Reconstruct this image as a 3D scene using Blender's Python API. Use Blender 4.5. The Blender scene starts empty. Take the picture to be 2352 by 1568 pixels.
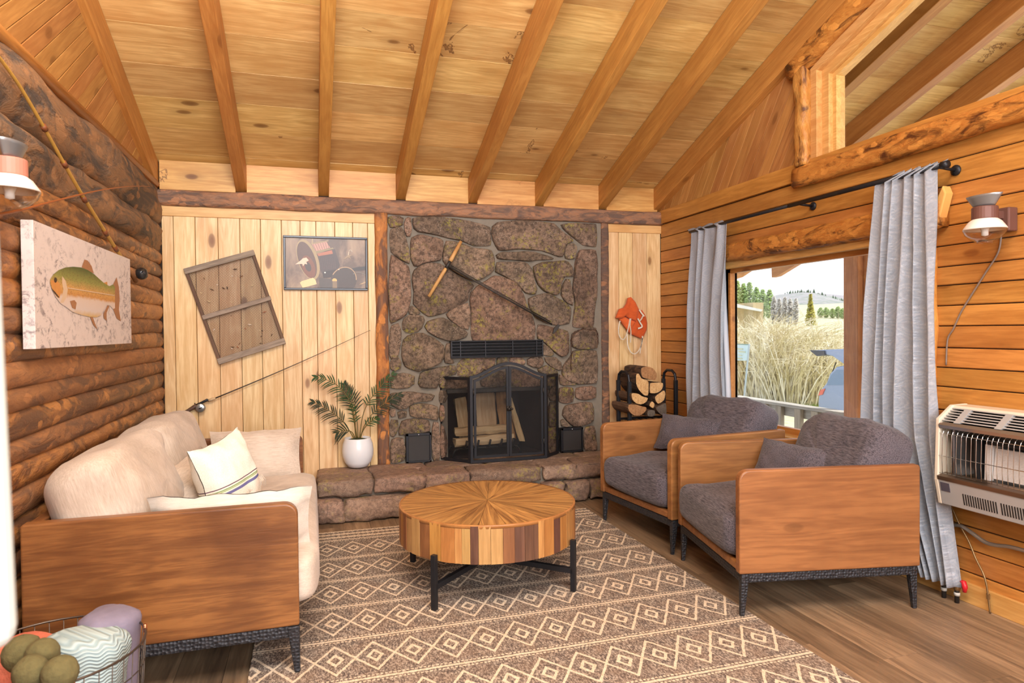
import bpy, bmesh, math, random
from mathutils import Vector, Matrix, noise as mnoise
random.seed(7)
C = bpy.context.scene.collection
SC = bpy.context.scene
R_ = math.radians
# ------------------------------------------------------------------ camera
F_PX = 1524.2
CAMH = 1.32
CM = ((0.95661711, -0.29117371, -0.01007841), (-0.01452066, -0.01309947, -0.99980876), (0.290986, 0.95658051, -0.01675922))
cam = bpy.data.cameras.new('camera'); camo = bpy.data.objects.new('camera', cam); C.objects.link(camo)
cam.sensor_width = 36; cam.sensor_fit = 'HORIZONTAL'; cam.lens = F_PX / 2352 * 36
cam.clip_start = 0.05; cam.clip_end = 2000
camo.matrix_world = Matrix(((CM[0][0], -CM[1][0], -CM[2][0], 0), (CM[0][1], -CM[1][1], -CM[2][1], 0),
                            (CM[0][2], -CM[1][2], -CM[2][2], CAMH), (0, 0, 0, 1)))
cam.dof.use_dof = True; cam.dof.focus_distance = 4.6; cam.dof.aperture_fstop = 5.0
SC.camera = camo
def ray(px, py):
    a, b = (px - 1176) / F_PX, (py - 784) / F_PX
    return Vector([CM[0][i] * a + CM[1][i] * b + CM[2][i] for i in range(3)])
def at(px, py, ax, v):
    """pixel -> point on the plane axis ax = v"""
    d = ray(px, py); o = Vector((0, 0, CAMH)); return o + d * ((v - o[ax]) / d[ax])
# ------------------------------------------------------------------ world, sun, lights, exposure
SC.view_settings.view_transform = 'Standard'; SC.view_settings.look = 'None'
SC.view_settings.exposure = 0.06; SC.view_settings.gamma = 1.0
SC.view_settings.use_curve_mapping = False
w = bpy.data.worlds.new('sky'); SC.world = w; w.use_nodes = True
nt = w.node_tree; nt.nodes.clear()
o_ = nt.nodes.new('ShaderNodeOutputWorld'); b_ = nt.nodes.new('ShaderNodeBackground')
g_ = nt.nodes.new('ShaderNodeTexCoord'); s_ = nt.nodes.new('ShaderNodeSeparateXYZ'); r_ = nt.nodes.new('ShaderNodeValToRGB')
nt.links.new(g_.outputs['Generated'], s_.inputs[0]); nt.links.new(s_.outputs['Z'], r_.inputs[0])
r_.color_ramp.elements[0].position = 0.0; r_.color_ramp.elements[0].color = (0.93, 0.94, 0.97, 1)
r_.color_ramp.elements[1].position = 0.7; r_.color_ramp.elements[1].color = (0.62, 0.74, 0.95, 1)
nt.links.new(r_.outputs[0], b_.inputs['Color']); b_.inputs['Strength'].default_value = 1.7
nt.links.new(b_.outputs[0], o_.inputs[0])
def lamp(name, kind, loc, rot, energy, color, size=None, sy=None):
    l = bpy.data.lights.new(name, kind); l.energy = energy; l.color = color
    if kind == 'AREA':
        l.shape = 'RECTANGLE'; l.size = size; l.size_y = sy or size
    o = bpy.data.objects.new(name, l); C.objects.link(o); o.location = loc; o.rotation_euler = rot
    return o
sun = lamp('sun', 'SUN', (0, 0, 30), Vector((.434, -.304, .848)).to_track_quat('Z', 'Y').to_euler(), 5.0, (1.0, 0.96, 0.88)); sun.data.angle = R_(2)
# unseen fill lamps added to brighten the room, imitating front daylight and bounced flash
lamp('front_fill', 'AREA', (0.9, -1.9, 1.9), (R_(82), 0, 0), 250, (0.92, 0.96, 1.0), 3.4, 1.6)
lamp('bounce_fill_up', 'AREA', (-0.1, 0.2, 2.75), (R_(158), 0, R_(8)), 260, (0.93, 0.96, 1.0), 1.1, 0.9)
lamp('bounce_fill_down', 'AREA', (0.2, 0.4, 3.9), (R_(28), 0, 0), 185, (0.94, 0.97, 1.0), 2.2, 1.6)
SC.cycles.max_bounces = 6; SC.cycles.diffuse_bounces = 3; SC.cycles.glossy_bounces = 3
SC.cycles.transmission_bounces = 6; SC.cycles.transparent_max_bounces = 12
SC.cycles.caustics_reflective = False; SC.cycles.caustics_refractive = False
SC.cycles.sample_clamp_indirect = 4.0; SC.cycles.use_denoising = True
SC.cycles.use_adaptive_sampling = True; SC.cycles.adaptive_threshold = 0.04
# ------------------------------------------------------------------ node helpers
class NT:
    def __init__(s, name):
        s.m = bpy.data.materials.new(name); s.m.use_nodes = True; s.t = s.m.node_tree; s.t.nodes.clear()
        s.out = s.n('OutputMaterial'); s.b = s.n('BsdfPrincipled'); s.l(s.b.outputs[0], s.out.inputs[0])
    def n(s, k): return s.t.nodes.new('ShaderNode' + k)
    def l(s, a, b): s.t.links.new(a, b)
    def put(s, sock, v):
        if isinstance(v, bpy.types.NodeSocket): s.l(v, sock)
        elif isinstance(v, (tuple, list)) and len(v) == 3 and sock.type == 'RGBA': sock.default_value = (*v, 1)
        else: sock.default_value = v
    def math(s, op, a, b=None, c=None):
        n = s.n('Math'); n.operation = op
        s.put(n.inputs[0], a)
        if b is not None: s.put(n.inputs[1], b)
        if c is not None: s.put(n.inputs[2], c)
        return n.outputs[0]
    def mix(s, f, a, b, mode='MIX'):
        n = s.n('Mix'); n.data_type = 'RGBA'; n.blend_type = mode
        s.put(n.inputs[0], f); s.put(n.inputs[6], a); s.put(n.inputs[7], b); return n.outputs[2]
    def ramp(s, f, *st):
        n = s.n('ValToRGB'); s.put(n.inputs[0], f); e = n.color_ramp.elements
        while len(e) < len(st): e.new(0.5)
        for i, (p, c) in enumerate(st):
            e[i].position = p; e[i].color = (*c, 1) if isinstance(c, tuple) else (c, c, c, 1)
        return n.outputs[0]
    def coords(s, scale=(1, 1, 1), rnd=True, kind='Object'):
        tc = s.n('TexCoord'); mp = s.n('Mapping'); mp.inputs['Scale'].default_value = scale
        v = tc.outputs[kind]
        if rnd:
            oi = s.n('ObjectInfo'); va = s.n('VectorMath'); va.operation = 'MULTIPLY_ADD'
            cmb = s.n('CombineXYZ')
            for i, k in enumerate((17.3, 31.7, 23.1)): s.l(s.math('MULTIPLY', oi.outputs['Random'], k), cmb.inputs[i])
            va2 = s.n('VectorMath'); va2.operation = 'ADD'; s.l(v, va2.inputs[0]); s.l(cmb.outputs[0], va2.inputs[1]); v = va2.outputs[0]
            s.rnd = oi.outputs['Random']; s.t.nodes.remove(va)
        s.l(v, mp.inputs['Vector']); s.raw = v
        return mp.outputs[0]
    def noise(s, vec, scale, detail=4, rough=0.55, dist=0.0):
        n = s.n('TexNoise'); s.l(vec, n.inputs['Vector']); n.inputs['Scale'].default_value = scale
        n.inputs['Detail'].default_value = detail; n.inputs['Roughness'].default_value = rough; n.inputs['Distortion'].default_value = dist
        return n.outputs[0]
    def vor(s, vec, scale, feat='F1', out=0, rnd=1.0):
        n = s.n('TexVoronoi'); n.feature = feat; s.l(vec, n.inputs['Vector']); n.inputs['Scale'].default_value = scale
        if 'Randomness' in n.inputs: n.inputs['Randomness'].default_value = rnd
        return n.outputs[out]
    def bump(s, h, st=0.3, d=0.01):
        n = s.n('Bump'); s.l(h, n.inputs['Height']); n.inputs['Strength'].default_value = st; n.inputs['Distance'].default_value = d
        s.l(n.outputs[0], s.b.inputs['Normal'])
    def fin(s, col=None, rough=None, metal=0, spec=None):
        if col is not None: s.put(s.b.inputs['Base Color'], col)
        if rough is not None: s.put(s.b.inputs['Roughness'], rough)
        s.b.inputs['Metallic'].default_value = metal
        if spec is not None: s.b.inputs['Specular IOR Level'].default_value = spec
        return s.m
def lin(r, g, b):
    f = lambda c: (c / 255 / 12.92) if c <= 10 else ((c / 255 + 0.055) / 1.055) ** 2.4
    return (f(r), f(g), f(b))
def wood(name, light, dark, axis=0, knot=1.0, var=0.25, rough=0.5, gs=30, knotc=None, stain=None, bump=0.15, blot=0.3):
    t = NT(name); sc = [1, 1, 1]; sc[axis] = 0.07
    v = t.coords(tuple(sc)); raw = t.raw
    # distort the rings around the knots
    mk = t.n('Mapping'); ks = [1, 1, 1]; ks[axis] = 0.45; mk.inputs['Scale'].default_value = ks; t.l(raw, mk.inputs['Vector'])
    kd = t.vor(mk.outputs[0], 4.2)
    grain = t.noise(v, gs, 6, 0.6, 0.6)
    big = t.noise(v, gs * 0.22, 3, 0.5, 1.2)
    rings = t.math('SINE', t.math('MULTIPLY', t.math('ADD', big, t.math('MULTIPLY', kd, 0.25)), 60.0))
    fine = t.noise(v, gs * 4.5, 3, 0.7)
    g = t.math('ADD', t.math('MULTIPLY', rings, 0.045), t.math('ADD', t.math('MULTIPLY', grain, .68), t.math('MULTIPLY', fine, .32)))
    mid = tuple(d * .35 + l * .65 for d, l in zip(dark, light))
    col = t.ramp(g, (0.36, tuple(d * .7 + l * .3 for d, l in zip(dark, light))), (0.5, mid), (0.6, light))
    bl = t.noise(raw, 2.3, 3)
    col = t.mix(t.math('MULTIPLY', t.ramp(bl, (0.42, 0.0), (0.66, 1.0)), blot), col, dark)
    kc = knotc or tuple(c * 0.3 for c in dark)
    if knot:
        kf = t.ramp(kd, (0.035, 1.0), (0.085, 0.75), (0.11, 0.0))
        halo = t.ramp(kd, (0.06, 0.55), (0.24, 0.0))
        col = t.mix(t.math('MULTIPLY', halo, knot), col, tuple(c * 0.62 for c in dark))
        col = t.mix(t.math('MULTIPLY', kf, knot), col, kc)
    if stain:
        sn = t.noise(raw, 1.5, 6, 0.65, 1.6)
        edge = t.ramp(sn, (0.60, 0.0), (0.607, 1.0), (0.615, 1.0), (0.635, 0.0))
        on = t.ramp(t.math('FRACT', t.math('MULTIPLY', t.rnd, 11.0)), (0.55, 0.0), (0.6, 1.0))
        col = t.mix(t.math('MULTIPLY', t.math('MULTIPLY', edge, on), 0.7), col, stain)
    hv = t.n('HueSaturation'); t.l(col, hv.inputs['Color'])
    t.l(t.math('MULTIPLY_ADD', t.rnd, var, 1 - var / 2), hv.inputs['Value'])
    t.l(t.math('MULTIPLY_ADD', t.math('FRACT', t.math('MULTIPLY', t.rnd, 7.0)), 0.012, 0.494), hv.inputs['Hue'])
    t.bump(g, bump, 0.004)
    return t.fin(hv.outputs[0], rough, spec=0.4)
def bark(name, c1, c2, c3, axis=1, scale=9, rough=0.6, thr=0.5, bump=0.5, gloss=0.4, spots=0.85):
    """peeled log: bark left in dark patches over bared wood"""
    t = NT(name); sc = [1, 1, 1]; sc[axis] = 0.38
    v = t.coords(tuple(sc))
    n1 = t.noise(v, scale, 5, 0.6, 1.3); n2 = t.noise(v, scale * 3.7, 5, 0.7, 0.8)
    sc2 = [1, 1, 1]; sc2[axis] = 0.05; mp = t.n('Mapping'); mp.inputs['Scale'].default_value = sc2; t.l(t.raw, mp.inputs['Vector'])
    gr = t.noise(mp.outputs[0], 40, 4, 0.6)
    base = t.mix(t.ramp(n2, (0.35, 0.0), (0.65, 1.0)), c1, c2)
    thv = t.math('MULTIPLY_ADD', t.rnd, 0.12, thr - 0.06)
    f = t.math('MULTIPLY', t.math('SUBTRACT', n1, thv), 8.0)
    cl = t.n('Clamp'); t.l(f, cl.inputs[0])
    col = t.mix(cl.outputs[0], base, c3)
    sc3 = [1, 1, 1]; sc3[axis] = 0.55; mp3 = t.n('Mapping'); mp3.inputs['Scale'].default_value = sc3; t.l(t.raw, mp3.inputs['Vector'])
    wv = t.n('VectorMath'); wv.operation = 'MULTIPLY_ADD'; nz_ = t.n('TexNoise'); nz_.inputs['Scale'].default_value = 16; t.l(t.raw, nz_.inputs['Vector']); t.l(nz_.outputs[1], wv.inputs[0]); wv.inputs[1].default_value = (.05, .05, .05); t.l(mp3.outputs[0], wv.inputs[2])
    spd = t.vor(wv.outputs[0], scale * 1.7); msk = t.ramp(t.noise(t.raw, 2.6, 3), (0.46, 0.0), (0.54, 1.0))
    col = t.mix(t.math('MULTIPLY', t.math('MULTIPLY', t.ramp(spd, (0.30, 1.0), (0.36, 0.0)), msk), spots), col, tuple(min(1, c * 1.25) for c in c1))
    col = t.mix(t.math('MULTIPLY', t.ramp(gr, (0.5, 0.0), (0.7, 1.0)), 0.35), col, c1)
    hv = t.n('HueSaturation'); t.l(col, hv.inputs['Color']); t.l(t.math('MULTIPLY_ADD', t.rnd, 0.3, 0.85), hv.inputs['Value'])
    t.bump(t.math('ADD', n2, t.math('MULTIPLY', cl.outputs[0], -0.5)), bump, 0.012)
    return t.fin(hv.outputs[0], rough, spec=gloss)
def plain(name, c, rough=0.5, metal=0, nz=0.0, ns=30, bump=0.0, spec=None, **kw):
    t = NT(name)
    if nz or bump:
        v = t.coords(); n = t.noise(v, ns, 4)
        if nz: t.put(t.b.inputs['Base Color'], t.mix(n, tuple(x * (1 - nz) for x in c), tuple(min(1, x * (1 + nz)) for x in c)))
        else: t.put(t.b.inputs['Base Color'], c)
        if bump: t.bump(n, bump, 0.004)
        return t.fin(None, rough, metal, spec)
    return t.fin(c, rough, metal, spec)
def fabric(name, c1, c2, ws=260, rough=0.9, slub=0.5, bump=0.4, axis=0):
    t = NT(name); sc = [1, 1, 1]; sc[axis] = 0.1
    v = t.coords(tuple(sc)); n = t.noise(v, ws * 0.5, 3, 0.7)
    raw = t.raw; n2 = t.noise(raw, ws, 2); n3 = t.noise(raw, 3.5, 4)
    f = t.math('MULTIPLY_ADD', n, slub, t.math('MULTIPLY', n3, 1 - slub))
    col = t.ramp(f, (0.36, c1), (0.62, c2))
    t.bump(t.math('ADD', n, n2), bump, 0.002)
    t.b.inputs['Sheen Weight'].default_value = 0.15
    return t.fin(col, rough, spec=0.2)
# ------------------------------------------------------------------ mesh helpers
class MB:
    def __init__(s): s.v = []; s.f = []; s.mi = []
    def add(s, vs, fs, mi=0):
        k = len(s.v); s.v += [tuple(p) for p in vs]; s.f += [tuple(i + k for i in f) for f in fs]; s.mi += [mi] * len(fs); return s
    def box(s, lo, hi, mi=0, M=None):
        x0, y0, z0 = lo; x1, y1, z1 = hi
        vs = [Vector(p) for p in ((x0, y0, z0), (x1, y0, z0), (x1, y1, z0), (x0, y1, z0), (x0, y0, z1), (x1, y0, z1), (x1, y1, z1), (x0, y1, z1))]
        if M is not None: vs = [M @ p for p in vs]
        return s.add(vs, [(0, 3, 2, 1), (4, 5, 6, 7), (0, 1, 5, 4), (1, 2, 6, 5), (2, 3, 7, 6), (3, 0, 4, 7)], mi)
    def hexa(s, p, mi=0):
        return s.add(p, [(0, 3, 2, 1), (4, 5, 6, 7), (0, 1, 5, 4), (1, 2, 6, 5), (2, 3, 7, 6), (3, 0, 4, 7)], mi)
    def tube(s, path, r, seg=8, mi=0, cap=True, closed=False):
        P = [Vector(p) for p in path]; n = len(P); rs = r if isinstance(r, (list, tuple)) else [r] * n
        vs = []; up = None
        for i in range(n):
            a = P[i - 1] if (i > 0 or closed) else P[0]; b = P[(i + 1) % n] if (i < n - 1 or closed) else P[-1]
            t = (b - a).normalized() if (b - a).length > 1e-9 else Vector((0, 0, 1))
            if up is None:
                up = t.orthogonal().normalized()
            else:
                up = (up - t * up.dot(t)); up = up.normalized() if up.length > 1e-6 else t.orthogonal().normalized()
            q = t.cross(up)
            for k in range(seg):
                a_ = 2 * math.pi * k / seg; vs.append(P[i] + (up * math.cos(a_) + q * math.sin(a_)) * rs[i])
        fs = []
        m = n if closed else n - 1
        for i in range(m):
            j = (i + 1) % n
            for k in range(seg):
                l = (k + 1) % seg; fs.append((i * seg + k, i * seg + l, j * seg + l, j * seg + k))
        if cap and not closed:
            fs.append(tuple(range(seg - 1, -1, -1))); fs.append(tuple((n - 1) * seg + k for k in range(seg)))
        return s.add(vs, fs, mi)
    def lathe(s, prof, seg=24, mi=0, M=None, cap=True):
        vs = []
        for r, z in prof:
            for k in range(seg):
                a = 2 * math.pi * k / seg; vs.append(Vector((r * math.cos(a), r * math.sin(a), z)))
        if M is not None: vs = [M @ p for p in vs]
        fs = [(i * seg + k, i * seg + (k + 1) % seg, (i + 1) * seg + (k + 1) % seg, (i + 1) * seg + k) for i in range(len(prof) - 1) for k in range(seg)]
        if cap: fs.append(tuple(range(seg - 1, -1, -1))); fs.append(tuple((len(prof) - 1) * seg + k for k in range(seg)))
        return s.add(vs, fs, mi)
    def prism(s, poly, fn0, fn1, mi=0):
        """poly 2D; fn0/fn1 map (u,v)->3D for the two ends"""
        n = len(poly); vs = [fn0(*p) for p in poly] + [fn1(*p) for p in poly]
        fs = [tuple(range(n - 1, -1, -1)), tuple(range(n, 2 * n))] + [(i, (i + 1) % n, n + (i + 1) % n, n + i) for i in range(n)]
        return s.add(vs, fs, mi)
    def grid(s, fn, nu, nv, mi=0, closed_u=False):
        vs = [fn(i / nu, j / nv) for j in range(nv + 1) for i in range(nu + (0 if closed_u else 1))]
        w_ = nu if closed_u else nu + 1; fs = []
        for j in range(nv):
            for i in range(nu):
                a = j * w_ + i; b = j * w_ + (i + 1) % w_; fs.append((a, b, b + w_, a + w_))
        return s.add(vs, fs, mi)
    def mesh(s, name):
        m = bpy.data.meshes.new(name); m.from_pydata(s.v, [], s.f)
        for p, k in zip(m.polygons, s.mi): p.material_index = k
        return m
def obj(name, mb, mat=None, parent=None, bevel=0, smooth=False, bseg=2, label=None, cat=None, group=None, kind=None, loc=None, rot=None, fixn=True):
    me = mb.mesh(name) if isinstance(mb, MB) else mb
    if fixn and isinstance(mb, MB):
        bm = bmesh.new(); bm.from_mesh(me); bmesh.ops.recalc_face_normals(bm, faces=bm.faces); bm.to_mesh(me); bm.free()
    for m in (mat if isinstance(mat, (list, tuple)) else [mat]):
        if m: me.materials.append(m)
    if smooth:
        me.polygons.foreach_set('use_smooth', [True] * len(me.polygons))
    o = bpy.data.objects.new(name, me); C.objects.link(o)
    if parent: o.parent = parent
    if loc: o.location = loc
    if rot: o.rotation_euler = rot
    if bevel:
        b = o.modifiers.new('bevel', 'BEVEL'); b.width = bevel; b.segments = bseg; b.limit_method = 'ANGLE'; b.angle_limit = R_(40)
    tag(o, label, cat, group, kind); return o
def tag(o, label=None, cat=None, group=None, kind=None):
    if label: o['label'] = label
    if cat: o['category'] = cat
    if group: o['group'] = group
    if kind: o['kind'] = kind
    return o
def empty(name, loc=(0, 0, 0), rz=0, label=None, cat=None, group=None, kind=None, rot=None):
    o = bpy.data.objects.new(name, None); C.objects.link(o); o.location = loc; o.rotation_euler = rot or (0, 0, rz)
    o.empty_display_size = 0.05
    return tag(o, label, cat, group, kind)
def copy_tree(o, parent=None):
    c = o.copy(); C.objects.link(c)
    if parent: c.parent = parent
    for ch in [x for x in list(o.children)]: copy_tree(ch, c)
    return c
def fbm(p, o=4): return mnoise.fractal(Vector(p), 1.0, 2.0, o)
def cushion(w_, d, h, e=0.35, eh=0.55, n=28, crown=0.02, wr=0.004, seed=0):
    """rounded box cushion, z from 0 to h"""
    mb = MB()
    def pw(x, k): return math.copysign(abs(x) ** k, x)
    def fn(u, v):
        a = 2 * math.pi * u; b = math.pi * (v - 0.5)
        cx, cy = pw(math.cos(a), e), pw(math.sin(a), e); cz = pw(math.sin(b), eh); cr = pw(math.cos(b), eh * 0.55)
        x, y = cx * cr, cy * cr
        z = cz * h / 2 + h / 2
        z += crown * (cz) * (1 - x * x) * (1 - y * y)
        p = Vector((x * w_ / 2, y * d / 2, z)); k = fbm(p * 6 + Vector((seed, seed * 2, 0)), 3) * wr
        return p + Vector((cx * cr * k, cy * cr * k, k * 1.5))
    mb.grid(fn, n * 2, n, closed_u=True); return mb
def pillow(w_, hh, t, flange=0.0, n=22, wr=0.006, seed=0, pinch=0.06):
    """knife-edge pillow in local XZ plane, thickness along Y, centred at origin"""
    mb = MB()
    for sgn in (1, -1):
        def fn(u, v):
            a, b = 2 * u - 1, 2 * v - 1
            px = a * (1 - pinch * (1 - b * b) ** 1 * abs(a) ** 3 * 1.0); pz = b * (1 - pinch * (1 - a * a) * abs(b) ** 3)
            fa = 1 - flange
            ia, ib = min(1, abs(a) / fa), min(1, abs(b) / fa)
            th = ((1 - ia ** 2.6) * (1 - ib ** 2.6)) ** 0.55 if ia < 1 and ib < 1 else 0
            k = fbm((a * 2 + seed, b * 2, sgn), 3) * wr * (0.3 + th)
            edge = fbm((a * 3 + seed, b * 3, 5.0), 2) * wr * 0.8
            return Vector((px * w_ / 2, sgn * (th * t / 2 + 0.002) + k * sgn + edge, pz * hh / 2 + edge))
        mb.grid(fn, n, n)
    return mb
# ------------------------------------------------------------------ materials
M_pine_wall = wood('pine_wall', lin(240, 208, 158), lin(206, 156, 98), 2, 0.8, 0.16, 0.42, 26, blot=0.35, knotc=lin(110, 62, 30))
M_pine_ceil = wood('pine_ceiling', lin(234, 194, 124), lin(192, 140, 74), 0, 0.8, 0.3, 0.42, 24, knotc=lin(112, 66, 30), stain=lin(92, 44, 20), blot=0.45)
M_rafter = wood('rafter_wood', lin(200, 140, 70), lin(165, 104, 46), 1, 0.5, 0.12, 0.5, 30, knotc=lin(110, 60, 24))
M_board_r = wood('stained_board', lin(204, 140, 70), lin(160, 98, 42), 1, 0.6, 0.22, 0.36, 26, knotc=lin(112, 56, 20), blot=0.4)
M_gable = wood('gable_board_wood', lin(196, 140, 78), lin(158, 100, 48), 2, 0.5, 0.2, 0.45, 22, knotc=lin(105, 60, 26))
M_trimw = wood('trim_pine', lin(226, 176, 108), lin(190, 132, 66), 1, 0.3, 0.1, 0.45, 26)
M_log = bark('peeled_log', lin(192, 134, 76), lin(154, 102, 62), lin(112, 78, 56), 1, 8, 0.45, 0.45)
M_log_b = bark('barky_log', lin(176, 124, 80), lin(146, 102, 70), lin(124, 92, 70), 1, 9, 0.6, 0.5)
M_log_dark = bark('weathered_log', lin(150, 110, 74), lin(122, 98, 76), lin(84, 74, 66), 1, 6, 0.7, 0.44, 0.8)
M_bark_beam = bark('bark_beam', lin(160, 112, 80), lin(136, 106, 86), lin(106, 84, 72), 0, 12, 0.75, 0.42, 0.8)
M_bark_col = bark('bark_column', lin(196, 128, 66), lin(160, 98, 54), lin(112, 80, 62), 2, 9, 0.7, 0.44, 0.7)
M_log_trim = bark('glossy_peeled_log', lin(206, 140, 66), lin(176, 106, 44), lin(92, 50, 24), 1, 11, 0.38, 0.52, 0.5)
M_log_trim_v = bark('glossy_peeled_log_upright', lin(216, 156, 80), lin(190, 120, 52), lin(104, 60, 30), 2, 11, 0.38, 0.54, 0.5)
M_dark = plain('shadow_gap', lin(52, 34, 20), 0.9)
M_black = plain('black_metal', lin(38, 38, 42), 0.45, 0.4, nz=0.3, ns=60, bump=0.1)
M_iron = plain('dark_iron', lin(70, 66, 62), 0.6, 0.7, nz=0.4, ns=40, bump=0.3)
M_chrome = plain('chrome', (0.75, 0.74, 0.72), 0.18, 1.0)
M_white = plain('white_glaze', lin(236, 236, 238), 0.25, nz=0.02)
def floor_mat():
    t = NT('floor_plank_wood'); v = t.coords((1, 0.07, 1)); g = t.noise(v, 34, 6, 0.65, 0.8); b = t.noise(v, 7, 3, 0.5, 0.8)
    s = t.math('ADD', t.math('MULTIPLY', g, 0.55), t.math('MULTIPLY', b, 0.5))
    col = t.ramp(s, (0.34, lin(84, 68, 54)), (0.5, lin(128, 104, 80)), (0.66, lin(164, 136, 106)))
    hv = t.n('HueSaturation'); t.l(col, hv.inputs['Color']); t.l(t.math('MULTIPLY_ADD', t.rnd, 0.5, 0.72), hv.inputs['Value'])
    t.bump(g, 0.1, 0.002); return t.fin(hv.outputs[0], 0.42, spec=0.4)
M_floor = floor_mat()
def stone_mat(name, hearth=False):
    t = NT(name); v = t.coords(); 
    n1 = t.noise(v, 5, 5, 0.65); n2 = t.noise(v, 34, 7, 0.8); n3 = t.noise(v, 2.2, 3)
    sp = t.vor(v, 130, out=0)
    col = t.ramp(n1, (0.33, lin(98, 82, 66)), (0.5, lin(150, 124, 102)), (0.66, lin(190, 158, 134)))
    tint = t.ramp(t.math('FRACT', t.math('MULTIPLY', t.rnd, 5.0)), (0.0, lin(150, 128, 104)), (0.35, lin(128, 114, 98)), (0.7, lin(164, 124, 104)), (1.0, lin(120, 110, 92)))
    col = t.mix(0.45, col, tint)
    col = t.mix(t.ramp(n2, (0.42, 0.0), (0.56, 1.0)), t.mix(0.72, col, lin(58, 48, 40)), col)
    speck = t.math('MULTIPLY', t.ramp(sp, (0.16, 1.0), (0.3, 0.0)), t.ramp(t.noise(v, 14, 3), (0.5, 0.0), (0.62, 1.0)))
    col = t.mix(t.math('MULTIPLY', speck, 0.85), col, lin(226, 206, 186))
    lich = t.math('MULTIPLY', t.ramp(t.noise(v, 38, 4, 0.7), (0.52, 0.0), (0.58, 1.0)), t.ramp(t.noise(v, 4.5, 3), (0.50, 0.0), (0.6, 1.0)))
    col = t.mix(t.math('MULTIPLY', lich, 0.65), col, lin(172, 160, 70))
    h = t.math('ADD', n2, t.math('MULTIPLY', n1, 0.8)); t.bump(h, 0.9, 0.015)
    hv = t.n('HueSaturation'); t.l(t.mix(.22, col, lin(214, 176, 156)) if hearth else col, hv.inputs['Color']); t.l(t.math('MULTIPLY_ADD', t.rnd, 0.35, 0.9 if hearth else .82), hv.inputs['Value'])
    return t.fin(hv.outputs[0], 0.75, spec=0.35)
M_stone = stone_mat('fieldstone'); M_stone_h = stone_mat('hearth_rock', True)  # hearth copy is pinker, and paler to paint in light from above
M_mortar = plain('mortar', lin(130, 120, 106), 0.9, nz=0.2, ns=25, bump=0.5)
M_soot = plain('sooty_firebrick', lin(60, 48, 48), 0.85, nz=0.35, ns=6, bump=0.3)
M_linen = fabric('beige_linen', lin(180, 162, 144), lin(216, 200, 184), 300, 0.95, 0.45, 0.25)
M_linen_l = fabric('pale_linen', lin(206, 192, 174), lin(226, 214, 200), 300, 0.95, 0.45, 0.25)
M_char = fabric('charcoal_slub', lin(50, 46, 52), lin(112, 104, 110), 420, 0.9, 0.8, 0.12, axis=1)
M_curt = None
M_sofa_w = wood('sofa_wood', lin(150, 98, 56), lin(90, 52, 30), 0, 0.3, 0.1, 0.35, 34, blot=0.75, bump=.3)
M_chair_w = wood('armchair_wood', lin(166, 114, 66), lin(116, 74, 42), 0, 0.35, 0.12, 0.38, 18, blot=0.5)
M_edge_w = wood('rounded_edge_wood', lin(184, 128, 72), lin(138, 88, 46), 0, 0.0, 0.1, 0.3, 20)
def hammered():
    t = NT('hammered_black_metal'); v = t.coords(); n = t.vor(v, 75, rnd=0.5); t.bump(n, 0.9, 0.006)
    return t.fin(t.mix(t.ramp(n, (0.0, 0.0), (0.6, 1.0)), lin(34, 34, 38), lin(62, 62, 66)), 0.5, 0.5)
M_ham = hammered()
# ------------------------------------------------------------------ room numbers
XL, XR, YB = -1.05, 3.0, 5.3
ZC0, S = 2.552, 0.36
RIDGE_Y, YF = -0.2, -2.3
def zceil(y): return ZC0 + S * (YB - y) if y > RIDGE_Y else ZC0 + S * (YB - RIDGE_Y) - S * (RIDGE_Y - y)
# ---- floor
fl = obj('floor', MB().box((XL - .1, YF - .1, -.08), (XR + .1, YB + .1, -.006)), M_dark, kind='structure')
random.seed(3)
PW = 0.178; x = XL; row = 0
while x < XR:
    y = YF - random.uniform(0, 1.1); x1 = min(x + PW, XR)
    while y < YB:
        L = random.choice((1.22, 1.22, 0.9)); ya, yb = max(y, YF), min(y + L, YB)
        if yb - ya > 0.02:
            obj('floor_plank', MB().box((x + .0007, ya + .0007, -.006), (x1 - .0007, yb - .0007, random.uniform(-.0004, .0004))), M_floor, fl)
        y += L
    x += PW; row += 1
# ---- left wall of logs
wl = obj('wall_left', MB().box((XL - .2, YF, 0), (XL - .04, YB, 4.6)), M_dark, kind='structure')
zs = [at(365, y, 0, -1.0).z for y in (572, 603, 633, 666, 700, 733, 765, 798, 830, 859, 893, 924, 955)]
z = zs[-1]
while z > 0.02: z -= 0.105; zs.append(max(z, 0.0))
zs = [2.365, 2.105] + zs
def log_mesh(r0, r1, cx, z0, z1, y0, y1, ny=60, rough=0.006, seed=0, wedge=1.0):
    mb = MB(); zc = (z0 + z1) / 2; rz = (z1 - z0) / 2 + 0.004
    def fn(u, v):
        y = y0 + (y1 - y0) * v; a = math.pi * (u - 0.5) * 1.06
        k = 1 + fbm((math.cos(a) * .6 + seed, y * 1.7, math.sin(a) * .8), 4) * rough / rz * 2.0
        wob = mnoise.noise(Vector((seed * 3.1, y * 0.5, 0))) * 0.005
        return Vector((cx + math.cos(a) * r0 * k, y, zc + wob + math.sin(a) * rz * (0.5 + 0.5 * k)))
    mb.grid(fn, 14, ny); return mb
for i in range(len(zs) - 1):
    dark = i < 2
    bulge = 0.052 if dark else 0.034
    m = M_log_dark if dark else (M_log_b if i in (7, 9, 10, 12, 14, 4) else M_log)
    obj('log', log_mesh(bulge, bulge, XL + .010 if not dark else XL + .004, zs[i + 1], zs[i], 0.2, YB - .005, 90, 0.03 if dark else 0.006, i * 3.7), m, wl, smooth=True)
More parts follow.
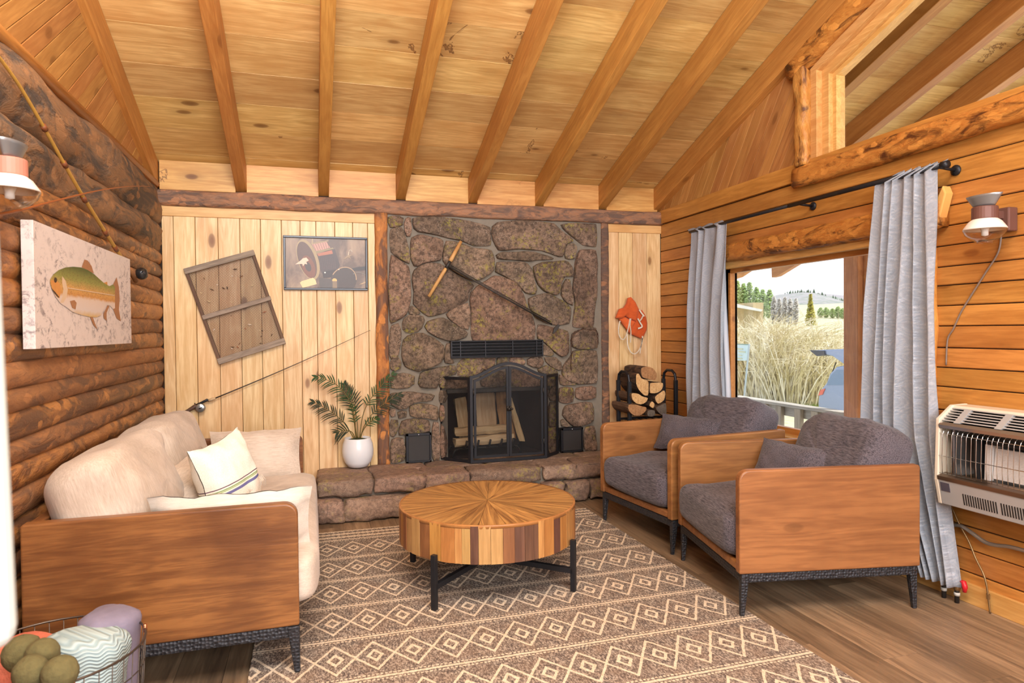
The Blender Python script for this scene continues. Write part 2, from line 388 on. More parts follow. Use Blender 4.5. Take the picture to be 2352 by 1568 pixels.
# rest of the wall, behind the camera: plain long logs joined as one part
mb = MB()
for i in range(len(zs) - 1):
    mb.add(*(lambda q: (q.v, q.f))(log_mesh(.04, .04, XL - .002, zs[i + 1], zs[i], YF, 0.2, 6, 0.0, i)))
obj('log_wall_rest', mb, M_log, wl, smooth=True, kind='stuff')
# ---- slanted gable boards
def gable_boards(parent, X, side, y0, y1, slope, pitch, zlo, thick, mat, ztop, seed=0):
    """boards on plane x=X between z=zlo and the roof line; 'slope' = dz/dy of the boards"""
    L = math.hypot(1, slope); dy = pitch * L / abs(slope)   # spacing measured along y
    ang = math.atan(slope); y = y0 - 4
    while y < y1 + 4:
        # a board is the strip between lines through (y,zlo) and (y+dy,zlo); clip polygon against roof, y range
        g = 0.0025
        a, b = y + g, y + dy - g
        poly = [(a, zlo), (b, zlo), (b + 5 / slope, zlo + 5), (a + 5 / slope, zlo + 5)]
        def clip(poly, f):
            out = []
            for i in range(len(poly)):
                p, q = poly[i], poly[(i + 1) % len(poly)]; fp, fq = f(p), f(q)
                if fp >= 0: out.append(p)
                if (fp >= 0) != (fq >= 0):
                    t = fp / (fp - fq); out.append((p[0] + (q[0] - p[0]) * t, p[1] + (q[1] - p[1]) * t))
            return out
        for f in (lambda p: p[0] - y0, lambda p: y1 - p[0], lambda p: (ZC0 + S * (YB - p[0]) + ztop) - p[1], lambda p: 4.4 - p[1]):
            if poly: poly = clip(poly, f)
        if len(poly) >= 3:
            area = abs(sum(poly[i][0] * poly[(i + 1) % len(poly)][1] - poly[(i + 1) % len(poly)][0] * poly[i][1] for i in range(len(poly)))) / 2
            if area > 0.002:
                j = random.uniform(0, .003); t = thick + j
                # local frame: grain along Z of the object
                rot = Matrix.Rotation(-(math.pi / 2 - ang) if slope > 0 else (math.pi / 2 + ang), 4, 'X')
                inv = rot.inverted(); me = MB().prism(poly, lambda u, v: inv @ Vector((X, u, v)), lambda u, v: inv @ Vector((X + side * t, u, v)))
                o = obj('gable_board', me, mat, parent, bevel=.002, bseg=1); o.matrix_local = rot
        y += dy
gable_boards(wl, XL - .04, 1, 1.2, YB, 0.75, 0.078, 2.36, 0.03, M_gable, 0.02)
mb = MB(); mb.tube([(XL + .012, 0.2, 2.385), (XL + .012, YB, 2.385)], 0.03, 8); obj('quarter_round', mb, M_board_r, wl, smooth=True)
# ---- back wall
wb = obj('wall_back', MB().box((XL - .1, YB, 0), (.98, YB + .15, 2.62)).box((2.04, YB, 0), (XR + .1, YB + .15, 2.62)).box((.98, YB, .95), (2.04, YB + .15, 2.62)).box((.98, YB, 0), (2.04, YB + .15, .24)), M_dark, kind='structure')
lx = [at(px, 700, 1, YB).x for px in (375, 402, 452, 504, 554, 601, 649, 692, 728, 771, 812, 846, 866)]
for i in range(len(lx) - 1):
    d = random.uniform(-.001, .001)
    obj('wall_plank', MB().box((lx[i] + .0015, YB - .018 + d, 0), (lx[i + 1] - .0015, YB, 2.18)), M_pine_wall, wb, bevel=.003, bseg=1)
rx = [at(px, 700, 1, YB).x for px in (1392, 1420, 1452, 1484, 1516)]
for i in range(len(rx) - 1):
    obj('wall_plank', MB().box((rx[i] + .0015, YB - .018, 0), (min(rx[i + 1], XR) - .0015, YB, 2.175)), M_pine_wall, wb, bevel=.003, bseg=1)
M_trimx = wood('trim_pine_x', lin(228, 184, 120), lin(196, 142, 78), 0, 0.3, 0.1, 0.45, 26)
obj('top_trim', MB().box((XL, YB - .03, 2.165), (lx[-1], YB - .001, 2.245)), M_trimx, wb, bevel=.002)
obj('top_trim', MB().box((rx[0], YB - .03, 2.165), (XR, YB - .001, 2.235)), M_trimx, wb, bevel=.002)
def rough_beam(lo, hi, axis, n=40, rough=.006, seed=0.):
    """half-log like beam along axis, lumpy; bulging toward the room"""
    mb = MB(); lo, hi = Vector(lo), Vector(hi); c = (lo + hi) / 2; h = (hi - lo) / 2
    o1, o2 = [i for i in range(3) if i != axis]
    def fn(u, v):
        a = 2 * math.pi * u; p = Vector((0, 0, 0)); p[axis] = lo[axis] + (hi[axis] - lo[axis]) * v
        cs, sn = math.cos(a), math.sin(a)
        ex = lambda k: math.copysign(abs(k) ** 0.6, k)
        k = 1 + 0.0
        q = fbm((p[axis] * 3 + seed, cs, sn), 4) * rough
        p[o1] = c[o1] + ex(cs) * (h[o1] + q); p[o2] = c[o2] + ex(sn) * (h[o2] + q); return p
    mb.grid(fn, 20, n, closed_u=True)
    mb.f.append(tuple(range(19, -1, -1))); mb.mi.append(0); b = n * 20; mb.f.append(tuple(b + k for k in range(20))); mb.mi.append(0)
    return mb
obj('trim_1', rough_beam((XL, YB - .07, 2.235), (XR, YB + .02, 2.352), 0, 90, .008), M_bark_beam, smooth=True, kind='structure')
obj('trim_2', rough_beam((at(862, 700, 1, YB).x, YB - .06, .27), (at(891, 700, 1, YB).x, YB + .02, 2.245), 2, 60, .008), M_bark_col, smooth=True, kind='structure')
obj('trim_3', rough_beam((at(1377, 700, 1, YB).x, YB - .05, 0), (at(1393, 700, 1, YB).x + .005, YB + .02, 2.245), 2, 60, .006, 5.), M_bark_beam, smooth=True, kind='structure')
# ---- ceiling
rot_c = Matrix.Rotation(-math.atan(S), 4, 'X')
XO = 5.35     # the roof runs on over the porch
mb = MB(); mb.hexa([(XL - .2, YF, zceil(YF) + .06), (XO, YF, zceil(YF) + .06), (XO, RIDGE_Y, zceil(RIDGE_Y) + .06), (XL - .2, RIDGE_Y, zceil(RIDGE_Y) + .06),
        (XL - .2, YF, zceil(YF) + .2), (XO, YF, zceil(YF) + .2), (XO, RIDGE_Y, zceil(RIDGE_Y) + .2), (XL - .2, RIDGE_Y, zceil(RIDGE_Y) + .2)])
mb.hexa([(XL - .2, RIDGE_Y, zceil(RIDGE_Y) + .06), (XO, RIDGE_Y, zceil(RIDGE_Y) + .06), (XO, YB + .9, zceil(YB + .9) + .03), (XL - .2, YB + .9, zceil(YB + .9) + .03),
        (XL - .2, RIDGE_Y, zceil(RIDGE_Y) + .2), (XO, RIDGE_Y, zceil(RIDGE_Y) + .2), (XO, YB + .9, zceil(YB + .9) + .2), (XL - .2, YB + .9, zceil(YB + .9) + .2)])
ce = obj('ceiling', mb, M_dark, kind='structure')
def hitroof(px, py):
    d = ray(px, py); return (ZC0 + S * YB - CAMH) / (d.z + S * d.y) * d.y
ys = [hitroof(735, y) for y in (396, 373, 318, 253, 184, 100, 15)]
ys[0] = YB + .01
while ys[-1] > RIDGE_Y + .05: ys.append(ys[-1] - random.choice((.2, .235, .22)))
RX = [-1.055, -.47, .115, .70, 1.283, 1.856, 2.435, 2.962]
def cut(y, x0, x1, mat=None):
    pass
for i in range(len(ys) - 1):
    ya, yb = ys[i] - .0015, ys[i + 1] + .0015
    cuts = sorted(random.sample([.15, .74, 1.32, 1.89], random.choice((1, 2, 2)))); xs = [XL] + cuts + [XR + .1, 4.2, XO - .02]
    for k in range(len(xs) - 1):
        za, zb = zceil(ya), zceil(yb); j = random.uniform(0, .003)
        p = [(xs[k] + .001, yb, zb + j), (xs[k + 1] - .001, yb, zb + j), (xs[k + 1] - .001, ya, za + j), (xs[k] + .001, ya, za + j)]
        mbx = MB().hexa(p + [(a, b, c + .03) for a, b, c in p]); obj('ceiling_board', mbx, M_pine_ceil, ce)
mb = MB()
y = RIDGE_Y
while y > YF:
    a, b = y, max(YF, y - .22); mb.hexa([(XL, b + .002, zceil(b)), (XR, b + .002, zceil(b)), (XR, a, zceil(a)), (XL, a, zceil(a)), (XL, b + .002, zceil(b) + .03), (XR, b + .002, zceil(b) + .03), (XR, a, zceil(a) + .03), (XL, a, zceil(a) + .03)]); y -= .22
obj('ceiling_rest', mb, M_pine_ceil, ce, kind='stuff')
def rafter(x, w_, y0, y1, parent, depth=.19, x_=0):
    n = Vector((0, S, 1)).normalized()
    L = math.hypot(1, S); 
    rr = Matrix.Rotation(-math.atan(S), 4, 'X')  # local +Y runs down the slope toward the back wall
    o = Vector((x, RIDGE_Y, zceil(RIDGE_Y)))
    M = Matrix.Translation(o) @ rr; Mi = M.inverted(); vs = []
    d = depth
    for zz in (-d, -.001):
        for (xx, yy) in ((x - w_ / 2, y0), (x + w_ / 2, y0), (x + w_ / 2, y1), (x - w_ / 2, y1)): vs.append(Mi @ Vector((xx, yy, zceil(yy) + zz)))
    ob = obj('rafter', MB().hexa(vs), M_rafter, parent, bevel=.004); ob.matrix_local = M
    return ob
for i, x in enumerate(RX):
    rafter(x, .076 if 0 < i < 7 else .07, RIDGE_Y, YB, ce)
for i in range(4): rafter(3.55 + .58 * i, .085, RIDGE_Y, YB + .85, ce)
# blocking boards between the rafter feet
M_block = wood('blocking_wood', lin(224, 172, 104), lin(186, 124, 62), 0, 1.0, 0.2, 0.45, 24, knotc=lin(110, 60, 26), stain=lin(92, 44, 20))
bx = [XL] + RX[1:-1] + [XR]
for i in range(len(bx) - 1):
    obj('blocking_board', MB().box((bx[i] + .038, YB - .03, 2.352), (bx[i + 1] - .038, YB - .001, 2.56)), M_block, ce, bevel=.002)
# ---- right wall with two openings
WY0, WY1, WZ0, WZ1 = 2.66, 4.36, .60, 1.785      # lower window
GY0, GY1, GZ0 = .9, 3.40, 2.34                     # gable window
wr = empty('wall_right', (XR, 0, 0), kind='structure'); wr.location = (0, 0, 0)
T0, T1 = XR + .012, XR + .13
def gtop(y): return zceil(y) - .30
core = MB()
core.box((T0, YF, 0), (T1, WY0, GZ0)).box((T0, WY1, 0), (T1, YB + .1, GZ0)).box((T0, WY0, 0), (T1, WY1, WZ0)).box((T0, WY0, WZ1), (T1, WY1, GZ0))
core.prism([(GY1, GZ0), (YB + .1, GZ0), (YB + .1, zceil(YB + .1)), (GY1, zceil(GY1) + .02)], lambda u, v: Vector((T0, u, v)), lambda u, v: Vector((T1, u, v)))
core.prism([(YF, GZ0), (GY0, GZ0), (GY0, zceil(GY0)), (RIDGE_Y, zceil(RIDGE_Y)), (YF, zceil(YF))], lambda u, v: Vector((T0, u, v)), lambda u, v: Vector((T1, u, v)))
core.prism([(GY0, gtop(GY0)), (GY1, gtop(GY1)), (GY1, zceil(GY1) + .02), (GY0, zceil(GY0) + .02)], lambda u, v: Vector((T0, u, v)), lambda u, v: Vector((T1, u, v)))
obj('wall_core', core, M_dark, wr)
zb = [0.0, .14, .25, .36, .47, .58, .69, .796, .904, 1.02, 1.115, 1.213, 1.32, 1.42, 1.52, 1.612, 1.715, 1.811, 1.908, 2.007, 2.127, 2.245]
for i in range(len(zb) - 1):
    z0, z1 = zb[i] + .0025, zb[i + 1] - .0025
    spans = [(YF, YB)]
    if z0 < WZ1 and z1 > WZ0: spans = [(YF, WY0), (WY1, YB)]
    if not (z0 < WZ1 and z1 > WZ0): spans = [(YF, .6), (.6, YB - .02)] if i % 2 else [(YF, 1.1), (1.1, YB - .02)]
    for (a, b) in spans:
        t = random.uniform(.0, .004)
        obj('wall_board', MB().box((XR - t, a + .001, z0), (T0, b - .001, z1)), M_board_r, wr, bevel=.004, bseg=1)
obj('gable_trim_board', MB().box((XR - .022, YF, 2.248), (T0, YB - .02, 2.362)), M_board_r, wr, bevel=.003)
# slanted boards from the corner to the gable window
gable_boards(wr, T0, -1, 3.44, YB, -1.45, 0.095, 2.362, 0.016, M_gable, 0.02)
# baseboard
obj('baseboard_right', MB().box((XR - .022, YF, 0), (XR - .0045, YB - .35, .095)), M_trimw, bevel=.003, kind='structure')
# front wall behind the photographer (solid, without a window; front fill lamp added inside)
wf = obj('wall_front', MB().box((XL, YF - .1, 0), (XR, YF, 4.0)), M_board_r, kind='structure')
# ---- gable window: peeled log frame, inner frame, glass
w2 = empty('window_2', (0, 0, 0), kind='structure')
def slog(p0, p1, r, rx_, seed, mat, name='log_frame', parent=None, n=40, rough=.007):
    """log from p0 to p1 flattened in x"""
    mb = MB(); p0, p1 = Vector(p0), Vector(p1); t = (p1 - p0).normalized(); q = Vector((1, 0, 0)); s_ = t.cross(q).normalized()
    def fn(u, v):
        a = 2 * math.pi * u; p = p0.lerp(p1, v); k = 1 + fbm((v * 6 + seed, math.cos(a), math.sin(a)), 4) * rough / r * 2
        ex = lambda c: math.copysign(abs(c) ** .7, c)
        return p + s_ * ex(math.cos(a)) * r * k + q * ex(math.sin(a)) * rx_ * k
    mb.grid(fn, 18, n, closed_u=True); mb.f.append(tuple(range(17, -1, -1))); mb.mi.append(0); b = n * 18; mb.f.append(tuple(b + k for k in range(18))); mb.mi.append(0)
    return obj(name, mb, mat, parent, smooth=True)
slog((XR - .03, .6, 2.265), (XR - .03, 3.52, 2.265), .062, .04, 1, M_log_trim, parent=w2)
slog((XR - .03, 3.465, 2.33), (XR - .03, 3.465, 2.97), .052, .038, 2, M_log_trim_v, parent=w2, n=24)
slog((XR - .035, .6, zceil(.6) - .235), (XR - .035, 3.56, zceil(3.56) - .235), .066, .042, 3, M_log_trim, parent=w2)
ft = MB()
def fbar(mb, x0, x1, pts):  # pts: 4 (y,z)
    mb.prism(pts, lambda u, v: Vector((x0, u, v)), lambda u, v: Vector((x1, u, v)))
for k, (x0, x1, ins) in enumerate(((XR - .012, XR + .128, 0.0), (XR + .03, XR + .126, .055), (XR + .06, XR + .124, .105))):
    a, b = ins, ins + (.056 if k < 2 else .035)
    mb = MB()
    fbar(mb, x0, x1, [(GY1 + .02 - b, GZ0 + a * .3), (GY1 + .02 - a, GZ0 + a * .3), (GY1 + .02 - a, gtop(GY1) + .06), (GY1 + .02 - b, gtop(GY1 - b) + .06)])
    ye = GY1 + .019 - a; fbar(mb, x0 - .001, x1, [(GY0, gtop(GY0) - b), (ye, gtop(ye) - b), (ye, gtop(ye) - a + .03), (GY0, gtop(GY0) - a + .03)])
    fbar(mb, x0, x1, [(GY0, GZ0 + a * .3 - .02), (GY1 - a, GZ0 + a * .3 - .02), (GY1 - a, GZ0 + a * .3 + .018), (GY0, GZ0 + a * .3 + .018)])
    obj('inner_frame', mb, M_trimw, w2, bevel=.003)
def glass_mat():
    t = NT('window_glass'); g = t.n('BsdfGlossy'); tr = t.n('BsdfTransparent'); mx = t.n('MixShader'); fr = t.n('Fresnel')
    g.inputs['Roughness'].default_value = .02; fr.inputs['IOR'].default_value = 1.45
    t.l(t.math('MULTIPLY', fr.outputs[0], 0.18), mx.inputs[0]); t.l(tr.outputs[0], mx.inputs[1]); t.l(g.outputs[0], mx.inputs[2]); t.l(mx.outputs[0], t.out.inputs[0]); return t.m
M_glass = glass_mat()
mb = MB(); fbar(mb, XR + .09, XR + .094, [(GY0, GZ0), (GY1 - .09, GZ0), (GY1 - .09, gtop(GY1 - .09)), (GY0, gtop(GY0))]); obj('pane', mb, M_glass, w2)
# ---- lower window
w1 = empty('window_1', (0, 0, 0), kind='structure')
slog((XR - .028, 2.49, 1.872), (XR - .028, WY1 + .03, 1.872), .066, .045, 4, M_log_trim, 'log_header', w1, 60)
slog((XR - .02, 2.60, .55), (XR - .02, 2.60, 1.81), .05, .035, 5, M_log_trim_v, 'log_jamb', w1, 30)
slog((XR - .02, WY1 + .03, .55), (XR - .02, WY1 + .03, 1.81), .04, .035, 6, M_log_trim_v, 'log_jamb', w1, 30)
mb = MB().prism([(0, 0), (.035, .01), (.075, .16), (.06, .2), (.03, .14)], lambda u, v: Vector((XR - .065, 2.54 - u * 1.1, 1.80 + v)), lambda u, v: Vector((XR - .012, 2.54 - u * 1.1, 1.80 + v)))
obj('log_end_cut', mb, plain('fresh_cut_wood', lin(226, 168, 92), .5), w1, bevel=.006)
for n_, lo, hi in (('window_head', (XR - .012, WY0 - .03, 1.765), (XR + .13, WY1 + .03, 1.815)), ('jamb_board', (XR - .012, WY0 - .045, .6), (XR + .13, WY0, 1.785)),
                   ('jamb_board', (XR - .012, WY1, .6), (XR + .13, WY1 + .045, 1.785)), ('window_sill', (XR - .05, WY0 - .08, .57), (XR + .13, WY1 + .08, .61))):
    obj(n_, MB().box(lo, hi), M_trimw, w1, bevel=.004)
sash = MB().box((XR + .05, WY0, 1.735), (XR + .09, WY1, 1.785)).box((XR + .05, WY0, .6), (XR + .09, WY1, .65)).box((XR + .05, WY0, .6), (XR + .09, WY0 + .03, 1.785)).box((XR + .05, WY1 - .03, .6), (XR + .09, WY1, 1.785))
obj('sash', sash, M_board_r, w1, bevel=.003)
obj('pane', MB().box((XR + .068, WY0, .62), (XR + .072, WY1, 1.76)), M_glass, w1)
# ------------------------------------------------------------------ fireplace
YS = 5.235          # face of the stones
fp = empty('fireplace', (1.5, YS, 0), label='tall fieldstone fireplace of lichened brown stones with raised stone hearth', cat='fireplace')
def local(root, v): return Vector(v) - root.location
def rel(root): # world-space mesh under an unrotated root
    return tuple(-c for c in root.location)
def W(name, mb, mat, root, **k):
    o = obj(name, mb, mat, root, **k); o.location = rel(root); return o
A = lambda *p: [(870 + .1913 * x, 480 + .1913 * y) for x, y in p]
B = lambda *p: [(1110 + .1913 * x, 480 + .1913 * y) for x, y in p]
Cc = lambda *p: [(870 + .2041 * x, 760 + .2041 * y) for x, y in p]
D = lambda *p: [(1110 + .2041 * x, 760 + .2041 * y) for x, y in p]
stones = [
 A((112,92),(300,90),(292,195),(138,222)),
 A((138,242),(290,218),(318,340),(372,560),(372,660),(260,590),(150,510)),
 A((322,120),(350,108),(386,108),(384,318),(330,325),(318,250)),
 A((408,105),(700,98),(1130,155),(1335,215),(1342,438),(1130,440),(960,362),(720,310),(480,272),(425,235)),
 A((392,345),(480,308),(740,362),(775,385),(742,612),(530,630),(480,690),(425,680),(392,560)),
 A((812,378),(950,398),(1120,472),(1350,492),(1385,600),(1380,735),(1290,795),(1190,852),(1100,842),(960,772),(835,690),(772,620)),
 A((430,725),(500,700),(560,655),(735,655),(830,735),(960,815),(1150,915),(1075,1010),(1072,1095),(960,1150),(780,1240),(600,1290),(480,1195),(412,1130),(440,1000),(405,850)),
 A((150,545),(240,612),(372,700),(370,900),(380,1100),(335,1260),(280,1295),(142,1375),(128,1100),(132,800)),
 A((1115,1010),(1180,935),(1300,868),(1390,800),(1500,830),(1660,895),(1725,1000),(1785,1180),(1855,1320),(1878,1440),(1865,1575),(1130,1575),(1118,1450),(1130,1250),(1100,1090)),
 A((805,1262),(1075,1120),(1098,1250),(1082,1450),(1000,1425),(890,1345)),
 A((300,1320),(365,1275),(540,1290),(552,1335),(510,1425),(470,1465),(330,1488),(290,1430)),
 A((362,1185),(402,1160),(510,1255),(440,1270),(360,1262)),
 A((552,1415),(592,1345),(785,1305),(900,1385),(1070,1480),(1050,1540),(900,1580),(750,1550),(600,1478)),
 A((150,1400),(248,1370),(270,1480),(255,1600),(235,1790),(132,1790)),
 B((110,205),(180,155),(500,145),(850,175),(915,265),(1075,355),(1080,395),(985,415),(952,575),(850,550),(700,482),(450,472),(195,500),(125,370)),
 B((935,182),(1355,178),(1358,455),(1200,425),(1112,350),(965,235)),
 B((1002,425),(1090,412),(1125,455),(1102,595),(984,588)),
 B((152,545),(250,515),(600,520),(760,555),(852,592),(825,605),(560,615),(182,600)),
 B((172,635),(525,650),(575,725),(592,850),(640,950),(628,1022),(500,1002),(435,900),(255,800),(148,765)),
 B((605,685),(720,645),(1015,625),(1072,700),(1082,822),(985,792),(940,850),(922,1000),(875,1030),(740,980),(665,900),(625,800)),
 B((1000,835),(1035,850),(1055,1000),(1082,1160),(1010,1120),(938,1030),(965,905)),
 B((1155,495),(1338,495),(1355,600),(1355,900),(1335,1200),(1328,1415),(1150,1415),(1075,1410),(1095,1250),(1115,1100),(1085,950),(1105,800),(1108,650)),
 B((545,1075),(660,1038),(780,1012),(875,1075),(955,1105),(1052,1180),(1032,1370),(880,1390),(765,1360),(625,1285),(565,1180)),
 [(1237,745),(1256,750),(1282,756),(1304,760),(1307,808),(1290,820),(1274,807),(1262,793),(1247,780),(1236,779)],
 [(1320,767),(1343,754),(1369,752),(1373,799),(1340,801),(1316,798),(1311,780)],
 D((672,142),(735,180),(795,258),(775,280),(672,268)),
 D((1012,225),(1275,220),(1285,400),(1265,585),(1080,592),(945,552),(888,480),(905,400),(995,290)),
 D((692,300),(820,300),(876,350),(892,440),(850,442),(762,388),(705,340)),
 D((10,300),(145,292),(132,375),(20,435),(-20,420),(-60,310)), D((160,300),(285,292),(265,368),(150,395)), D((298,300),(440,300),(485,350),(455,378),(300,368)),
 D((500,312),(655,292),(685,350),(618,415),(502,380)), D((622,432),(715,392),(835,450),(835,478),(700,478),(625,465)),
 D((320,432),(480,440),(560,480),(635,520),(635,618),(330,622)), D((-20,470),(120,455),(255,455),(262,622),(-20,622)), D((645,520),(700,490),(830,492),(830,612),(700,612),(645,618)),
 D((862,642),(1005,642),(1015,795),(950,812),(862,805)), D((1052,642),(1265,628),(1265,755),(1140,772),(1045,755)),
 D((932,842),(1120,812),(1215,802),(1242,880),(1232,1010),(1130,1052),(1020,1072),(895,948)),
 D((872,1002),(900,992),(985,1070),(882,1076)), D((1150,1082),(1255,1072),(1275,1328),(1142,1345)), D((862,482),(930,540),(1055,600),(870,606)),
 D((775,625),(830,622),(830,785),(750,790),(740,720)), D((745,805),(830,805),(830,1070),(742,1070)), D((742,1085),(835,1085),(835,1360),(742,1390)),
 Cc((282,95),(380,38),(500,28),(615,85),(732,160),(724,300),(692,355),(560,412),(450,450),(295,395),(270,280),(268,180)),
 Cc((760,142),(808,142),(812,290),(866,358),(742,355),(748,250)),
 Cc((142,302),(230,292),(255,418),(180,455),(132,425)), Cc((152,502),(270,482),(405,502),(405,600),(330,635),(142,645)),
 Cc((472,465),(640,425),(858,385),(870,498),(690,515),(672,600),(660,636),(480,632),(452,595)),
 Cc((892,372),(968,305),(1125,330),(1185,440),(1050,505),(892,506)), Cc((985,302),(1265,302),(1262,405),(1200,425),(1140,318)),
 Cc((132,705),(340,695),(635,715),(600,790),(362,800),(325,870),(230,882),(145,835)), Cc((352,835),(500,825),(662,850),(665,1005),(540,972),(352,962)),
 Cc((132,862),(188,882),(198,955),(132,965)), Cc((215,912),(318,902),(308,975),(225,995)), Cc((132,1002),(228,1002),(215,1100),(168,1195),(132,1175)),
 Cc((262,1012),(400,995),(565,1002),(575,1130),(302,1162),(225,1180),(245,1080)), Cc((605,1025),(680,1035),(690,1460),(608,1460),(605,1200)), Cc((142,1222),(276,1205),(296,1450),(142,1490)),
 Cc((690,520),(1000,535),(1000,635),(690,640)), Cc((690,665),(765,680),(775,730),(760,800),(690,820)), Cc((690,835),(735,835),(730,1015),(690,1015)), Cc((700,1035),(745,1100),(768,1250),(768,1420),(700,1430)),
]
def stone_mesh(poly2, y0, depth, seed, grow=0.0):
    """poly2 in (x,z) on the wall; domed lumpy front facing -y"""
    P = [Vector((p[0], p[1])) for p in poly2]; c = sum(P, Vector((0, 0))) / len(P)
    Q = []   # resample + round the corners
    n = len(P)
    for i in range(n):
        a, b = P[i], P[(i + 1) % n]; m = max(1, int((b - a).length / .035))
        for k in range(m): Q.append(a.lerp(b, k / m))
    for _ in range(1):
        Q = [(Q[i - 1] + Q[i] * 4 + Q[(i + 1) % len(Q)]) / 6 for i in range(len(Q))]
    Q = [q + Vector((mnoise.noise(Vector((q.x * 22, q.y * 22, seed))), mnoise.noise(Vector((q.x * 22, q.y * 22, seed + 9))))) * .004 for q in Q]
    Q = [q + (q - c).normalized() * .0095 for q in Q]
    size = min(1, math.sqrt(abs(sum(Q[i - 1].x * Q[i].y - Q[i].x * Q[i - 1].y for i in range(len(Q)))) / 2) / .25)
    mb = MB(); m = len(Q); rings = [(1.0, -.06), (1.0, .45), (.985, .78), (.955, .93), (.85, 1.0), (.55, 1.0), (.28, 1.03)]
    tilt = Vector((random.uniform(-1, 1), random.uniform(-1, 1))) * .05
    vs = []
    for s, d in rings:
        for q in Q:
            p = c + (q - c) * s
            if d > .5:
                nz = fbm((p.x * 9, p.y * 9, seed), 4) * .02 + fbm((p.x * 28, p.y * 28, seed), 2) * .005 + fbm((p.x * 3.5, p.y * 3.5, seed + 4), 3) * .018
            else: nz = 0
            yy = y0 - depth * d * (0.55 + .45 * size) + (nz + tilt.dot(p - c)) * (1 if d > .5 else 0)
            vs.append((p.x, yy, p.y))
    vs.append((c.x, y0 - depth * 1.02 * (0.55 + .45 * size) + fbm((c.x * 9, c.y * 9, seed), 4) * .016, c.y))
    fs = [(r * m + k, r * m + (k + 1) % m, (r + 1) * m + (k + 1) % m, (r + 1) * m + k) for r in range(len(rings) - 1) for k in range(m)]
    L = (len(rings) - 1) * m; fs += [(L + k, L + (k + 1) % m, len(vs) - 1) for k in range(m)]
    mb.add(vs, fs); return mb
HZ = .28
FBX0, FBX1, FBZ = at(1030, 950, 1, YS + .0).x, at(1262, 950, 1, YS).x, at(1140, 893, 1, YS).z
YM = YB - .032      # mortar face
def front_box(mb, x0, x1, z0, z1, y0=YM, y1=YB + .12): mb.box((x0, y0, z0), (x1, y1, z1))
SX0, SX1 = at(891, 700, 1, YB).x - .01, at(1378, 700, 1, YB).x + .015
mor = MB(); front_box(mor, SX0, FBX0, 0, 2.245); front_box(mor, FBX1, SX1, 0, 2.245); front_box(mor, FBX0, FBX1, FBZ, 2.245)
mor.box((FBX0, 5.2, .1), (FBX1, YB + .14, HZ - .005))
W('mortar', mor, M_mortar, fp)
for i, s in enumerate(stones):
    pts = []
    for (px, py) in s:
        p = at(px, py, 1, YS + .012); pts.append((p.x, max(p.z, HZ + .002)))
    W('stone', stone_mesh(pts, YM + .002, .04, i * 1.7), M_stone, fp, smooth=True)
# firebox
fb = MB(); T = .03; BD = 5.78
fb.box((FBX0 - T, YM + .02, HZ - .03), (FBX1 + T, BD, HZ)); fb.box((FBX0 - T, YM + .02, FBZ + .06), (FBX1 + T, BD, FBZ + .09)); fb.box((FBX0 + .06, BD, HZ), (FBX1 - .06, BD + .03, FBZ + .08))
fb.prism([(FBX0 - .03, YM + .01), (FBX0, YM + .01), (FBX0 + .10, BD), (FBX0 + .05, BD)], lambda u, v: Vector((u, v, HZ)), lambda u, v: Vector((u, v, FBZ + .08)))
fb.prism([(FBX1, YM + .01), (FBX1 + .03, YM + .01), (FBX1 - .05, BD), (FBX1 - .10, BD)], lambda u, v: Vector((u, v, HZ)), lambda u, v: Vector((u, v, FBZ + .08)))
W('firebox', fb, M_soot, fp)
W('lintel', MB().box((FBX0 - .01, YM - .03, FBZ - .025), (FBX1 + .01, YM + .03, FBZ + .008)), M_iron, fp, bevel=.004)
# warm-air vent of four slats
v0 = at(1037, 785, 1, YS - .02); v1 = at(1245, 816, 1, YS - .02)
vx0, vx1, vz0, vz1 = v0.x, v1.x, v1.z, v0.z
vent = W('air_vent', MB().box((vx0, YS - .02, vz0), (vx1, YS + .05, vz1)), plain('vent_dark', lin(18, 17, 16), .8), fp)
fr = MB(); t_ = .008
for lo, hi in (((vx0 - t_, vz0 - t_), (vx1 + t_, vz0)), ((vx0 - t_, vz1), (vx1 + t_, vz1 + t_)), ((vx0 - t_, vz0), (vx0 + .004, vz1)), ((vx1 - .004, vz0), (vx1 + t_, vz1))): fr.box((lo[0], YS - .034, lo[1]), (hi[0], YS + .02, hi[1]))
obj('vent_frame', fr, M_black, vent, bevel=.002)
for k in range(5):
    zc = vz0 + (vz1 - vz0) * (k + .5) / 5
    mb = MB().hexa([(vx0, YS - .036, zc - .008), (vx1, YS - .036, zc - .008), (vx1, YS - .018, zc + .001), (vx0, YS - .018, zc + .001), (vx0, YS - .036, zc - .003), (vx1, YS - .036, zc - .003), (vx1, YS - .018, zc + .006), (vx0, YS - .018, zc + .006)])
    obj('slat', mb, M_black, vent)
for k in (.09, .36, .66, .93): obj('slat_bar', MB().box((vx0 + (vx1 - vx0) * k - .004, YS - .04, vz0), (vx0 + (vx1 - vx0) * k + .004, YS - .034, vz1)), M_black, vent)
